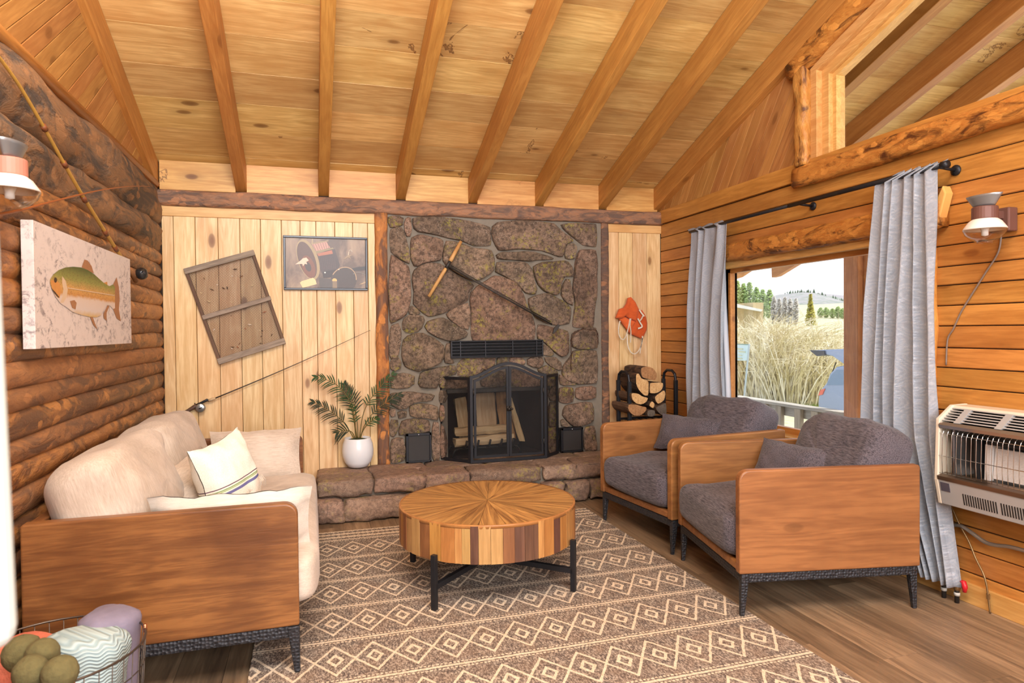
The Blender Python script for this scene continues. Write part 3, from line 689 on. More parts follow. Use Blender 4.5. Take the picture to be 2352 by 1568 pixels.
# two clean-out / air doors
def airdoor(px0, py0, px1, py1, lab):
    a = at(px0, py0, 1, YS - .015); b = at(px1, py1, 1, YS - .015); x0, x1, z0, z1 = a.x, b.x, max(b.z, HZ + .006), a.z
    d = W('air_door', MB().box((x0, YS - .015, z0), (x1, YS + .05, z1)), M_black, fp, bevel=.003, label=lab)
    obj('door_mesh', MB().box((x0 + .02, YS - .02, z0 + .015), (x1 - .018, YS - .014, z1 - .02)), M_vmesh, d)
    b_ = MB()
    for lo, hi in (((x0, z0), (x0 + .02, z1)), ((x1 - .015, z0), (x1, z1)), ((x0, z1 - .02), (x1, z1)), ((x0, z0), (x1, z0 + .012))): b_.box((lo[0], YS - .026, lo[1]), (hi[0], YS - .014, hi[1]))
    obj('door_frame', b_, M_black, d, bevel=.002)
    obj('rivet', MB().lathe([(.004, 0), (.003, .003), (.0001, .004)], 8, M=Matrix.Translation(((x0 + x1) / 2, YS - .026, z1 - .011)) @ Matrix.Rotation(R_(90), 4, 'X')), M_chrome, d)
def vm():
    t = NT('fine_dark_mesh'); v = t.coords(rnd=False); w_ = t.n('TexWave'); t.l(v, w_.inputs['Vector']); w_.bands_direction = 'Z'; w_.inputs['Scale'].default_value = 90
    t.bump(w_.outputs[0], .4, .002); return t.fin(t.mix(w_.outputs[0], lin(30, 28, 28), lin(56, 52, 50)), .6)
M_vmesh = vm()
airdoor(932, 996, 991, 1060, 'larger black mesh door left of the fire screen'); airdoor(1288, 983, 1339, 1040, 'smaller black mesh door right of the fire screen')
# hearth: cap slabs and lower stones
def slab(x0, x1, y0, y1, z0, z1, seed, name='hearth_stone', amp=.012, nx=None, bulge=.02):
    """rounded rock block made from a subdivided box"""
    bm = bmesh.new(); bmesh.ops.create_cube(bm, size=2)
    bmesh.ops.subdivide_edges(bm, edges=bm.edges[:], cuts=13, use_grid_fill=True)
    c = Vector(((x0 + x1) / 2, (y0 + y1) / 2, (z0 + z1) / 2)); h = Vector(((x1 - x0) / 2, (y1 - y0) / 2, (z1 - z0) / 2)); ch = .022
    for v in bm.verts:
        p = Vector((v.co.x * h.x, v.co.y * h.y, v.co.z * h.z))
        inner = Vector([max(-h[i] + ch, min(h[i] - ch, p[i])) for i in range(3)]); d = p - inner
        if d.length > 1e-6: p = inner + d.normalized() * ch * min(1.0, d.length / ch)
        q = c + p; n = fbm(q * 5 + Vector((seed, 0, 0)), 4) * amp * 1.7 + fbm(q * 17 + Vector((seed, 3, 0)), 3) * amp * .9
        nrm = Vector((v.co.x ** 5, v.co.y ** 5, v.co.z ** 5)); nrm = nrm.normalized() if nrm.length > 1e-6 else Vector((0, 0, 1))
        if v.co.y < -.9: q += Vector((0, -bulge * (1 - v.co.x ** 2) * (1 - v.co.z ** 2), 0))
        if v.co.z > .95: n *= .35; nrm = Vector((0, 0, 1)); 
        v.co = q + nrm * n
        if v.co.z < .004: v.co.z = .004
    me = bpy.data.meshes.new(name); bm.to_mesh(me); bm.free(); o = obj(name, me, M_stone_h, fp, smooth=True); o.location = rel(fp); return o
HX0, HX1 = .03, 2.43
W('hearth_core', MB().box((HX0 + .04, 4.80, .004), (HX1 - .03, YM + .01, HZ - .02)), M_mortar, fp)
def hx(px): return at(px, 1098, 1, 4.76).x
caps = [HX0, hx(858), hx(975), hx(1079), hx(1245), hx(1325), HX1]
for i in range(len(caps) - 1):
    slab(caps[i] + .003, caps[i + 1] - .004, 4.735 + random.uniform(-.012, .012), 5.02, .172, HZ + .004, i * 3.3, amp=.014)
tops = [HX0, .42, .85, 1.3, 1.75, 2.12, HX1]
for i in range(len(tops) - 1): slab(tops[i] + .003, tops[i + 1] - .003, 5.015, YM + .005, .15, HZ + .001, 40 + i, amp=.008)
low = [HX0 - .01, hx(789), hx(930), 1.0, 1.42, 1.66, hx(1291), hx(1348), HX1]
for i in range(len(low) - 1):
    slab(low[i] + .005, low[i + 1] - .006, 4.70 + random.uniform(-.012, .012), 4.95, .004, .158, 70 + i * 2.1, amp=.016, bulge=.028)
W('hearth_stone', MB(), None, fp) if False else None
# ---- fire screen
sx0, sx1 = at(1084, 1065, 2, HZ), at(1253, 1053, 2, HZ); sL, sR = at(1011, 1056, 2, HZ), at(1282, 1042, 2, HZ)
SH = lambda px, py, Y: at(px, py, 1, Y).z
sYc = (sx0.y + sx1.y) / 2
scr = empty('fire_screen', (sx0.x + (sx1.x - sx0.x) / 2, sYc, HZ + .006), label='three-panel black metal fire screen with arched double doors on the hearth', cat='fire screen')
cw = (sx1.x - sx0.x) / 2; hs = SH(1082, 868, sYc) - HZ; hc = SH(1166, 836, sYc) - HZ
def arch(u, off=0.0):  # u in -1..1 of full width
    k = abs(u); s = .5 - .5 * math.cos(math.pi * (1 - k)); return hs + (hc - hs) * (s ** .85) - off
def frame_path(x0, x1, base, off, n=24): return [(x0, 0, base)] + [(x0 + (x1 - x0) * i / n, 0, arch((x0 + (x1 - x0) * i / n) / cw, off)) for i in range(n + 1)] + [(x1, 0, base)]
def flat_tube(mb, path, hw=.011, hd=.008, closed=True):
    P = [Vector(p) for p in path]; n = len(P); vs = []
    for i in range(n):
        a = P[i - 1] if (closed or i) else P[0]; b = P[(i + 1) % n] if (closed or i < n - 1) else P[-1]
        d1 = (P[i] - a); d2 = (b - P[i]); d1 = d1.normalized() if d1.length else d2.normalized(); d2 = d2.normalized() if d2.length else d1
        t = (d1 + d2); t = t.normalized() if t.length > 1e-4 else d1
        nrm = Vector((t.z, 0, -t.x)); sc = 1 / max(.5, math.sqrt(max(.01, (1 + d1.dot(d2)) / 2)))
        for s1, s2 in ((-1, -1), (1, -1), (1, 1), (-1, 1)): vs.append(P[i] + nrm * hw * sc * s1 + Vector((0, hd * s2, 0)))
    fs = []; m = n if closed else n - 1
    for i in range(m):
        j = (i + 1) % n
        for k in range(4): fs.append((i * 4 + k, i * 4 + (k + 1) % 4, j * 4 + (k + 1) % 4, j * 4 + k))
    if not closed: fs += [(3, 2, 1, 0), tuple((n - 1) * 4 + k for k in range(4))]
    mb.add(vs, fs); return mb
obj('center_frame', flat_tube(MB(), frame_path(-cw, cw, .01, 0, 40)), M_black, scr)
def mesh_screen_mat():
    t = NT('spark_mesh'); tr = t.n('BsdfTransparent'); mx = t.n('MixShader'); t.put(t.b.inputs['Base Color'], lin(30, 27, 26)); t.b.inputs['Roughness'].default_value = .7
    mx.inputs[0].default_value = .42; t.l(tr.outputs[0], mx.inputs[1]); t.l(t.b.outputs[0], mx.inputs[2]); t.l(mx.outputs[0], t.out.inputs[0]); return t.m
M_spark = mesh_screen_mat()
for s in (-1, 1):
    x0, x1 = (-cw + .028, -.011) if s < 0 else (.011, cw - .028)
    dr = obj('screen_door', flat_tube(MB(), frame_path(x0, x1, .045, .032, 20), .0095, .007), M_black, scr)
    fpth = frame_path(x0, x1, .045, .032, 20)
    mb = MB(); n = len(fpth); mb.add([Vector(p) for p in fpth], [tuple(range(n))]); obj('spark_mesh', mb, M_spark, dr, fixn=False)
    mb = MB(); mb.tube([(s * .011, -.014, hs * .62), (s * .011, -.04, hs * .62)], .006, 8); mb.lathe([(.0001, 0), (.009, .004), (.011, .012), (.007, .02), (.0001, .022)], 10, M=Matrix.Translation((s * .011, -.036, hs * .62)) @ Matrix.Rotation(R_(90), 4, 'X')); mb.tube([(s * .011, -.012, hs * .62 - .02), (s * .011, -.012, hs * .62 + .02)], .008, 8)
    obj('door_knob', mb, M_iron, dr, smooth=True)
    for zz in (.14, hs - .12): obj('hinge', MB().tube([(s * (cw - .018), -.012, zz - .02), (s * (cw - .018), -.012, zz + .02)], .005, 8), M_iron, dr, smooth=True)
for s, P in ((-1, sL), (1, sR)):
    o_ = Vector((sx0.x - .006 if s < 0 else sx1.x + .006, sYc, 0)) - Vector((scr.location.x, scr.location.y, 0)); d = Vector((P.x, P.y, 0)) - Vector((sx0.x - .006 if s < 0 else sx1.x + .006, sYc, 0))
    L = d.length; sp = obj('side_panel', flat_tube(MB(), [(0.012, 0, .012), (0.012, 0, hs - .012), (L - .01, 0, hs - .012), (L - .01, 0, .012)], .011, .007), M_black, scr)
    sp.location = o_; sp.rotation_euler = (0, 0, math.atan2(d.y, d.x))
    mb = MB(); mb.add([(.012, 0, .012), (L - .01, 0, .012), (L - .01, 0, hs - .012), (.012, 0, hs - .012)], [(0, 1, 2, 3)]); obj('spark_mesh', mb, M_spark, sp, fixn=False)
# ---- grate + firewood in the firebox
gx = (at(1040, 1040, 1, 5.3).x + at(1200, 1030, 1, 5.3).x) / 2
gr = empty('fire_grate', (gx, 5.40, HZ), label='dark iron grate with upturned bars inside the firebox', cat='grate')
for yy in (-.06, .13): obj('cross_bar', MB().tube([(-.27, yy, .07), (.27, yy, .07)], .008, 8), M_iron, gr, smooth=True)
for k in range(5):
    x_ = -.2 + .1 * k; obj('grate_bar', MB().tube([(x_, .15, .075), (x_, -.07, .075), (x_ + .01, -.1, .085), (x_ + .018, -.115, .14)], .009, 8), M_iron, gr, smooth=True)
for sx_ in (-1, 1):
    for yy in (-.06, .13): obj('leg', MB().tube([(sx_ * .24, yy, .07), (sx_ * .27, yy, .06), (sx_ * .30, yy, .0)], .009, 8), M_iron, gr, smooth=True)
M_fw = wood('split_firewood', lin(224, 192, 146), lin(178, 136, 88), 2, 0.2, 0.2, 0.7, 30, bump=.5)
M_fwx = wood('split_firewood_across', lin(232, 204, 160), lin(196, 156, 106), 0, 0.2, 0.15, 0.7, 30, bump=.5)
def split_log(L, w_, t_, seed, axis='z', taper=.0):
    mb = MB(); prof = [(-.5, -.35), (-.1, -.5), (.4, -.42), (.5, .1), (.15, .5), (-.42, .4)]; n = 14; vs = []
    for i in range(n + 1):
        f = i / n
        for k, (a, b) in enumerate(prof):
            q = fbm((f * 2.5 + seed, k * 1.7, 0), 3) * .012; e = 1 + taper * (f - .5) + (-.04 if i in (0, n) else 0)
            p = (a * w_ * e + q, b * t_ * e + q, f * L + (fbm((a * 3 + seed, b * 3, 1), 2) * .02 if i in (0, n) else 0))
            vs.append(p if axis == 'z' else (p[2] - L / 2, p[1], p[0]))
    m = len(prof); fs = [(i * m + k, i * m + (k + 1) % m, (i + 1) * m + (k + 1) % m, (i + 1) * m + k) for i in range(n) for k in range(m)]
    fs += [tuple(range(m - 1, -1, -1)), tuple(n * m + k for k in range(m))]; mb.add(vs, fs); return mb
def fwlog(lab, L, w_, t_, loc, rot, seed, axis='z', mat=None, grp=None, taper=0):
    o = obj('firewood_log', split_log(L, w_, t_, seed, axis, taper), mat or M_fw, bevel=.003, bseg=1, loc=loc, rot=rot, label=lab, cat='firewood', group=grp or 'split logs in the fireplace'); return o
GY = 5.40; base = HZ + .085
fwlog('tall pale split log at the left end of the fireplace stack', .40, .115, .07, (at(1075, 960, 1, GY).x, GY + .09, base - .01), (R_(-12), R_(-3), R_(10)), 1)
fwlog('widest tall split log standing in the middle of the fireplace', .42, .19, .07, (at(1128, 960, 1, GY).x, GY + .10, base), (R_(-12), R_(-1), 0), 2)
fwlog('tall brown split log leaning left behind the fire screen door latch', .43, .13, .07, (at(1178, 960, 1, GY).x - .005, GY + .10, base), (R_(-12), R_(-7), R_(-14)), 3, mat=wood('browner_firewood', lin(198, 152, 96), lin(158, 108, 60), 2, .2, .1, .7, 30))
fwlog('thin steeply leaning split log at the right end of the fireplace', .39, .055, .06, (at(1197, 960, 1, GY).x + .015, GY + .03, base), (R_(-8), R_(-15), 0), 4)
fwlog('lower split log lying across the front of the fire grate', .50, .075, .10, (gx - .02, GY - .035, base + .045), (0, R_(-2), 0), 5, 'x', M_fwx)
fwlog('upper split log lying across the grate in front of the upright logs', .46, .07, .085, (gx - .04, GY - .02, base + .125), (0, R_(-1), 0), 6, 'x', M_fwx)
# ---- T-handled auger bar on the stones
YA = YS - .088
def P_(px, py, Y=YA): return at(px, py, 1, Y)
au = empty('hand_auger', P_(1027, 607), label='old hand auger with wooden T handle hung across the chimney stones', cat='tool')
M_hw = wood('handle_wood', lin(214, 168, 106), lin(170, 118, 64), 2, 0, .1, .5, 30)
def WT(name, path, r, mat, root, seg=10, **k): 
    mb = MB().tube(path, r, seg); o = obj(name, mb, mat, root, smooth=k.pop('smooth', True), **k); o.location = rel(root); return o
h0, h1, h2, h3 = P_(1059, 554), P_(1034, 600), P_(1024, 616), P_(985, 681)
WT('handle', [h0, h0.lerp(h1, .9), h1], [.013, .017, .016], M_hw, au); WT('handle', [h2, h2.lerp(h3, .1), h3], [.012, .015, .013], M_hw, au)
WT('handle_socket', [h1 + Vector((0, 0, 0)), h2], .013, M_iron, au)
j = h1.lerp(h2, .6); e = P_(1268, 745); WT('shaft', [j, e], .007, M_iron, au); WT('shaft', [j + Vector((.0, 0, .016)), j.lerp(e, .985) + Vector((0, 0, .016))], .004, M_iron, au)
b0, b1 = P_(1284, 742), P_(1265, 770)
mb = MB().prism([(-.045, -.005), (.0, .012), (.045, .004), (.05, -.016), (0, -.02), (-.04, -.014)], lambda u, v: Vector((u, -.008, v)), lambda u, v: Vector((u, .008, v)))
o = obj('blade', mb, M_iron, au, bevel=.002); o.location = P_(1275, 755) - au.location; o.rotation_euler = (0, R_(-52), 0)
# chain looped over nails on the right stones
ch = empty('rusty_chain', P_(1345, 756), label='thin rusty chain looped over nails at the right of the chimney', cat='chain')
M_rust = plain('rust', lin(78, 54, 42), .8, .5, nz=.4, ns=80)
pts = [P_(*q) for q in ((1374, 790), (1373, 765), (1368, 757), (1358, 758), (1345, 755), (1335, 756), (1322, 761), (1313, 768), (1311, 790), (1312, 815), (1311, 838), (1312, 850))]
mb = MB(); acc = 0; k = 0
for a, b in zip(pts, pts[1:]):
    n = max(1, int((b - a).length / .014))
    for i in range(n):
        p = a.lerp(b, (i + .5) / n); t = (b - a).normalized(); q = Vector((0, 1, 0)) if k % 2 else t.cross(Vector((0, 1, 0))); k += 1
        mb.tube([p + t * .009 * math.cos(x_) + q * .005 * math.sin(x_) for x_ in [2 * math.pi * m / 8 for m in range(8)]], .0022, 5, closed=True)
o = obj('links', mb, M_rust, ch); o.location = rel(ch)
# ------------------------------------------------------------------ potted palm
pc = at(824, 1078, 2, HZ); pc = Vector((pc.x, pc.y + .075, HZ + .008))
pl = empty('potted_palm', pc, label='small artificial palm in a round white pot at the left end of the hearth', cat='plant')
PR = .118; PH = .222
prof = [(.001, 0), (.055, 0), (.075, .006), (.1, .04), (.116, .09), (.118, .13), (.112, .18), (.1, .212), (.0985, .222), (.094, .222), (.094, .19), (.001, .19)]
obj('pot', MB().lathe(prof, 40), M_white, pl, smooth=True)
obj('moss', MB().lathe([(.001, .19), (.092, .192), (.088, .205), (.05, .214), (.001, .217)], 20), plain('moss', lin(52, 66, 36), .95, nz=.5, ns=90, bump=1), pl, smooth=True)
M_leaf = plain('palm_leaf', lin(42, 74, 34), .5, nz=.35, ns=20); M_leafd = plain('palm_leaf_dark', lin(40, 52, 30), .5, nz=.35, ns=20); M_stem = plain('palm_stem', lin(108, 92, 44), .5)
px2 = lambda px, py, dy=0: at(px, py, 1, pc.y + dy) - pc
fronds = [  # list of pixel points from base to tip, depth offset at tip, leaflet length px, dark
 ([(818, 1005), (812, 960), (800, 915), (775, 885), (745, 870), (722, 866)], -.05, .085, 0),
 ([(812, 1005), (800, 985), (785, 965), (760, 945), (735, 930), (716, 922)], .02, .085, 1),
 ([(822, 1005), (820, 965), (812, 925), (800, 900), (790, 880)], .05, .10, 1),
 ([(826, 1005), (832, 960), (845, 925), (868, 895), (890, 870), (905, 856)], .02, .085, 0),
 ([(828, 1005), (838, 975), (860, 945), (885, 925), (905, 912), (920, 904)], .04, .085, 1),
 ([(815, 1005), (808, 992), (795, 988), (780, 990), (772, 994)], -.06, .085, 1),
 ([(826, 1005), (836, 985), (848, 970), (860, 962), (868, 958)], -.06, .06, 0),
 ([(820, 1005), (815, 975), (812, 945), (806, 930)], -.08, .06, 0)]
for fi, (ps, dy, ll, dk) in enumerate(fronds):
    n = len(ps); pp = [px2(a, b, dy * (i / (n - 1))) for i, (a, b) in enumerate(ps)]
    # densify
    dn = []
    for i in range(n - 1):
        for k in range(6):
            t = k / 6; p0, p1, p2_, p3 = pp[max(0, i - 1)], pp[i], pp[i + 1], pp[min(n - 1, i + 2)]
            dn.append(.5 * ((2 * p1) + (p2_ - p0) * t + (2 * p0 - 5 * p1 + 4 * p2_ - p3) * t * t + (3 * p1 - p0 - 3 * p2_ + p3) * t ** 3))
    dn.append(pp[-1]); m = len(dn)
    fr = obj('frond', MB().tube(dn, [.0042 * (1 - .7 * i / m) for i in range(m)], 6), M_stem, pl, smooth=True)
    mb = MB(); st = int(m * .38)
    nl = 15 if len(ps) > 4 and fi not in (5, 6) else 7
    for i in [st + (m - st) * q_ / nl for q_ in range(nl)]:
        f = (i - st) / (m - st); i = min(m - 1, int(i)); t = (dn[min(i + 1, m - 1)] - dn[max(i - 1, 0)]).normalized()
        side = t.cross(Vector((0, -1, .15))).normalized()
        for sg in (-1, 1):
            L = 1.1 * ll * (0.75 + .5 * math.sin(math.pi * min(1, f + .2))) * random.uniform(.85, 1.15) * (1 - .45 * f)
            dr = (t * (.75 + .5 * f) + side * sg * .8 + Vector((0, random.uniform(-.25, .25), 0))).normalized(); b = dn[i]
            w_ = .0042; nn = 4; vs = []
            wd = dr.cross(Vector((0, -1, .3))).normalized()
            for q in range(nn + 1):
                u = q / nn; p = b + dr * L * u + Vector((0, 0, -.55 * L * u * u * (0.4 + .3 * (sg < 0)))); ww = w_ * math.sin(math.pi * min(1, .15 + u * .85)) + .0004
                vs += [p - wd * ww, p + Vector((0, -.0015, .0008)), p + wd * ww]
            fs = []
            for q in range(nn):
                a = q * 3; fs += [(a, a + 1, a + 4, a + 3), (a + 1, a + 2, a + 5, a + 4)]
            mb.add(vs, fs)
    obj('leaflets', mb, M_leafd if dk else M_leaf, fr, fixn=False)
# ------------------------------------------------------------------ wall hangings on the back wall
YW = YB - .02
# framed photo print
p0, p1 = at(650, 540, 1, YW - .02), at(845, 667, 1, YW - .02)
fx0, fx1, fz0, fz1 = p0.x, p1.x, p1.z, p0.z
pic = empty('framed_photo', ((fx0 + fx1) / 2, YW, (fz0 + fz1) / 2), label='black-framed brown photo print of old fishing reels on the pine wall', cat='picture')
mb = MB(); fw_ = .016
for a, b, c, d in ((fx0, fx1, fz1 - fw_, fz1), (fx0, fx1, fz0, fz0 + fw_), (fx0, fx0 + fw_, fz0 + fw_, fz1 - fw_), (fx1 - fw_, fx1, fz0 + fw_, fz1 - fw_)): mb.box((a, YW - .028, c), (b, YW, d))
W('frame', mb, plain('black_frame', lin(36, 38, 48), .3), pic, bevel=.003)
bgm = NT('photo_background'); v_ = bgm.coords((1, 1, .35), rnd=False); nn_ = bgm.noise(v_, 9, 5, .6, .5)
bgm.fin(bgm.ramp(nn_, (.35, lin(96, 76, 62)), (.5, lin(134, 110, 90)), (.66, lin(166, 140, 112))), .35, spec=.4)
pr = W('print', MB().box((fx0 + fw_, YW - .014, fz0 + fw_), (fx1 - fw_, YW - .002, fz1 - fw_)), bgm.m, pic)
IX = lambda u: fx0 + (fx1 - fx0) * (u - 100) / 2030.; IZ = lambda v: fz1 - (fz1 - fz0) * (v - 95) / 1345.
_lay = [0]
def art(name, pts, col, rough=.4, smoothp=False, mat=None, parent=pr):
    _lay[0] += 1; y = YW - .0142 - _lay[0] * .00012; mb = MB(); P = [(IX(max(165, min(2085, a))), y, IZ(max(160, min(1385, b)))) for a, b in pts]
    mb.add(P, [tuple(range(len(P)))]); return obj(name, mb, mat or plain('print_ink', lin(*col), rough, nz=.12, ns=60), parent, fixn=False)
def ell(cx, cy, rx_, ry_, rot=0, a0=0, a1=360, n=28):
    r = R_(rot); out = []
    for i in range(n + 1):
        a = R_(a0 + (a1 - a0) * i / n); x, y = rx_ * math.cos(a), ry_ * math.sin(a); out.append((cx + x * math.cos(r) - y * math.sin(r), cy + x * math.sin(r) + y * math.cos(r)))
    return out
def ringp(cx, cy, rx_, ry_, rot, w_, a0=0, a1=360): return ell(cx, cy, rx_, ry_, rot, a0, a1) + ell(cx, cy, rx_ - w_, ry_ - w_, rot, a1, a0)
art('spool_shadow', [(880, 540), (1330, 400), (1450, 800), (1380, 960), (1000, 1010), (900, 700)], (72, 58, 56))
art('reel_rim', ell(680, 680, 245, 520, -17), (160, 138, 100)); art('reel_inside', ell(655, 690, 200, 470, -17), (92, 66, 54)); art('reel_face', ell(690, 860, 150, 290, -17), (120, 72, 50)); art('reel_hub', ell(680, 860, 70, 120, -17), (70, 56, 50))
art('spool_line', [(780, 300), (960, 240), (1110, 200), (1220, 370), (870, 470)], (186, 140, 124))
for k in range(7): art('line_wrap', [(800 + 58 * k, 300 - 14 * k), (808 + 58 * k, 298 - 14 * k), (880 + 52 * k, 455 - 12 * k), (872 + 52 * k, 457 - 12 * k)], (110, 76, 66))
art('spool_line', [(900, 530), (1260, 430), (1280, 520), (930, 590)], (170, 104, 76))
art('reel_pillar', [(750, 280), (960, 225), (1180, 185), (1170, 210), (970, 260), (770, 300)], (150, 128, 94)); art('reel_pillar', [(860, 465), (1280, 365), (1300, 395), (890, 520)], (142, 126, 92))
art('reel_rim', ringp(1110, 560, 300, 620, -17, 26, 215, 305), (168, 148, 110))
for k in range(9): art('line_wrap', [(950 + 45 * k, 600 - 8 * k), (954 + 45 * k, 600), (1000 + 42 * k, 920 - 6 * k), (996 + 42 * k, 920)], (104, 84, 78))
art('handle_bar', [(1020, 1010), (1080, 960), (1400, 910), (1560, 930), (1600, 1080), (1040, 1130)], (52, 38, 36)); art('handle_bar', [(1680, 900), (1900, 840), (2090, 825), (2090, 920), (1700, 950)], (50, 42, 40))
art('small_reel', ell(1530, 1200, 310, 370, 30), (66, 52, 46)); art('small_reel_rim', ringp(1530, 1200, 310, 370, 30, 22, 180, 330), (170, 140, 104)); art('small_reel_inner', [(930, 1130), (1260, 1160), (1400, 1200), (1400, 1385), (960, 1385)], (78, 68, 62))
art('knob', [(480, 1260), (520, 1220), (790, 1130), (850, 1180), (880, 1290), (600, 1370), (540, 1385)], (222, 198, 142)); art('knob', ell(1312, 1190, 58, 52), (214, 176, 104)); art('knob', [(1260, 1210), (1366, 1210), (1370, 1385), (1260, 1385)], (130, 108, 80))
art('fly_feather', [(375, 805), (500, 710), (560, 650), (640, 630), (700, 700), (640, 740), (660, 800), (600, 790), (560, 850), (540, 790), (440, 800)], (226, 192, 166))
art('fly_hook', ringp(1710, 460, 42, 50, 0, 10, 180, 360), (190, 180, 160)); art('fly_hook', [(1660, 470), (1680, 460), (1662, 560), (1645, 550)], (210, 190, 160)); art('fly_feather', [(1530, 650), (1600, 590), (1640, 550), (1770, 545), (1690, 580), (1720, 640), (1640, 600), (1580, 650)], (150, 126, 96))
art('gleam', ell(1082, 998, 18, 18), (250, 240, 220)); art('gleam', ell(1420, 915, 12, 12), (230, 215, 190)); art('line_coil', ringp(1960, 1150, 240, 160, 20, 14, 200, 340), (120, 116, 104)); art('twig', [(1910, 1290), (2050, 1220), (2090, 1215), (2090, 1240), (1990, 1280)], (180, 150, 110))
# ---- weathered screen rack, tilted
q = [at(*a, 1, YW - .03) for a in ((421, 617), (582, 573), (657, 789), (503, 838))]
cx_ = sum((p for p in q), Vector()) / 4
rk = empty('screen_rack', (cx_.x, YW, cx_.z), label='weathered grey wooden screen rack hung tilted, dotted with fishing flies', cat='rack')
M_gw = wood('weathered_grey_wood', lin(166, 148, 130), lin(112, 98, 86), 0, .3, .15, .8, 40, bump=.6, blot=.3)
M_gwd = wood('weathered_dark_wood', lin(116, 90, 72), lin(86, 64, 52), 2, .3, .1, .8, 40, bump=.6)
TL, TR_, BR, BL = q
def bar2(name, a, b, wid, t0, t1, mat, root=rk):
    a, b = Vector(a), Vector(b); d = (b - a).normalized(); n = Vector((-d.z, 0, d.x)) * wid / 2
    ang = math.atan2(d.z, d.x); L = (b - a).length
    mb = MB().box((0, -t1, -wid / 2), (L, -t0, wid / 2)) if mat is not M_gwd else MB().box((-wid / 2, -t1, 0), (wid / 2, -t0, L))
    o = obj(name, mb, mat, root, bevel=.004); o.location = Vector((a.x, YW, a.z)) - root.location
    o.rotation_euler = (0, -ang, 0) if mat is not M_gwd else (0, math.pi / 2 - ang, 0); return o
dn_ = (BL - TL).normalized(); ac = (TR_ - TL).normalized()
bar2('side_rail', TL + ac * .012, BL + ac * .012, .022, .003, .032, M_gwd); bar2('side_rail', TR_ - ac * .012, BR - ac * .012, .022, .003, .032, M_gwd)
mL, mR = at(465, 730, 1, YW - .03), at(622, 684, 1, YW - .03)
bar2('cross_rail', TL + dn_ * .022, TR_ + dn_ * .022, .042, .018, .042, M_gw); bar2('cross_rail', BL - dn_ * .024, BR - dn_ * .024, .045, .018, .042, M_gw); bar2('cross_rail', mL, mR, .034, .018, .04, M_gw)
def wire_mesh_mat():
    t = NT('rusty_wire_screen'); tc = t.coords(rnd=False); sx_ = t.n('SeparateXYZ'); t.l(tc, sx_.inputs[0]); fs_ = []
    for k in (0, 2):
        m = t.math('PINGPONG', t.math('MULTIPLY', sx_.outputs[k], 170.0), .5); fs_.append(t.math('LESS_THAN', m, .15))
    f = t.math('MAXIMUM', fs_[0], fs_[1]); tr = t.n('BsdfTransparent'); mx = t.n('MixShader'); t.l(t.math('MULTIPLY', f, .85), mx.inputs[0]); t.put(t.b.inputs['Base Color'], lin(92, 66, 52)); t.l(tr.outputs[0], mx.inputs[1]); t.l(t.b.outputs[0], mx.inputs[2]); t.l(mx.outputs[0], t.out.inputs[0]); return t.m
M_wire = wire_mesh_mat()
ang = math.atan2(ac.z, ac.x); Wd = (TR_ - TL).length; Hd = (BL - TL).length
o = obj('wire_screen', MB().add([(0.02, 0, -.01), (Wd - .02, 0, -.01), (Wd - .02 , 0, -Hd + .02), (.02, 0, -Hd + .02)], [(0, 1, 2, 3)]), M_wire, rk, fixn=False)
sh = (BL - TL) - dn_ * 0; skew = sh.dot(ac)
for v in o.data.vertices:
    f = -v.co.z / Hd; v.co.x += skew * f
o.location = Vector((TL.x, YW - .016, TL.z)) - rk.location; o.rotation_euler = (0, -ang, 0)
M_bb = plain('brown_backing', lin(168, 132, 98), .9, nz=.25, ns=6)
random.seed(5); fc = [(230, 214, 196), (90, 60, 40), (160, 92, 60), (60, 40, 30), (214, 190, 150), (120, 84, 60)]
for k in range(30):
    u, v = random.uniform(.1, .9), random.uniform(.09, .92)
    if abs(v - .5) < .05: continue
    p = TL.lerp(TR_, u).lerp(BL.lerp(BR, u), v); p.y = YW - .022; L = random.uniform(.006, .016); a = random.uniform(0, 3.14); dd = Vector((math.cos(a), -.15, math.sin(a))) * L
    mb = MB().tube([p - dd, p, p + dd], [.0008, .0035, .0015], 6).tube([p, p + Vector((-dd.z, -.004, dd.x)) * .6], [.0015, .0005], 5)
    o = W('fishing_fly', mb, plain('fly_tuft', lin(*fc[k % 6]), .8), rk, smooth=True)
# ---- casting rod on the back wall
a_, t_ = at(416, 950, 1, YW - .03), at(851, 758, 1, YW - .03)
rd = empty('casting_rod', (a_.x, YW - .03, a_.z), label='short casting rod with silver reel slanting up across the pine wall', cat='fishing rod')
LL = lambda px, py: at(px, py, 1, YW - .03)
WT('handle_grip', [LL(416, 950), LL(430, 944), LL(447, 934), LL(452, 930)], [.013, .012, .016, .012], plain('brown_grip', lin(92, 66, 50), .5, nz=.2), rd)
WT('reel_seat', [LL(449, 931), LL(462, 925), LL(476, 918), LL(481, 921)], [.009, .008, .01, .007], M_black, rd); WT('trigger', [LL(449, 931), LL(447, 925)], [.005, .003], M_black, rd)
WT('cork_foregrip', [LL(479, 920), LL(486, 917), LL(495, 914)], [.009, .0115, .007], plain('cork', lin(206, 176, 136), .8, nz=.2, ns=90), rd)
sag = [LL(495, 914).lerp(LL(850, 758), i / 14) + Vector((0, 0, .018 * math.sin(math.pi * i / 14) * -0.6)) for i in range(15)]
WT('rod_blank', sag, [.0045 * (1 - .72 * i / 14) for i in range(15)], plain('rod_blank', lin(60, 48, 44), .4), rd, 8)
for k in (4, 8, 11, 14): 
    c = sag[k]; WT('line_guide', [c + Vector((0, -.006 + .006 * math.cos(x_), -.006 + .006 * math.sin(x_))) for x_ in [m * .785 for m in range(9)]], .001, M_chrome, rd, 5)
rc = LL(461, 936); Mr = Matrix.Translation(rc - rd.location + Vector((0, .012, 0))) @ Matrix.Rotation(R_(90), 4, 'X')
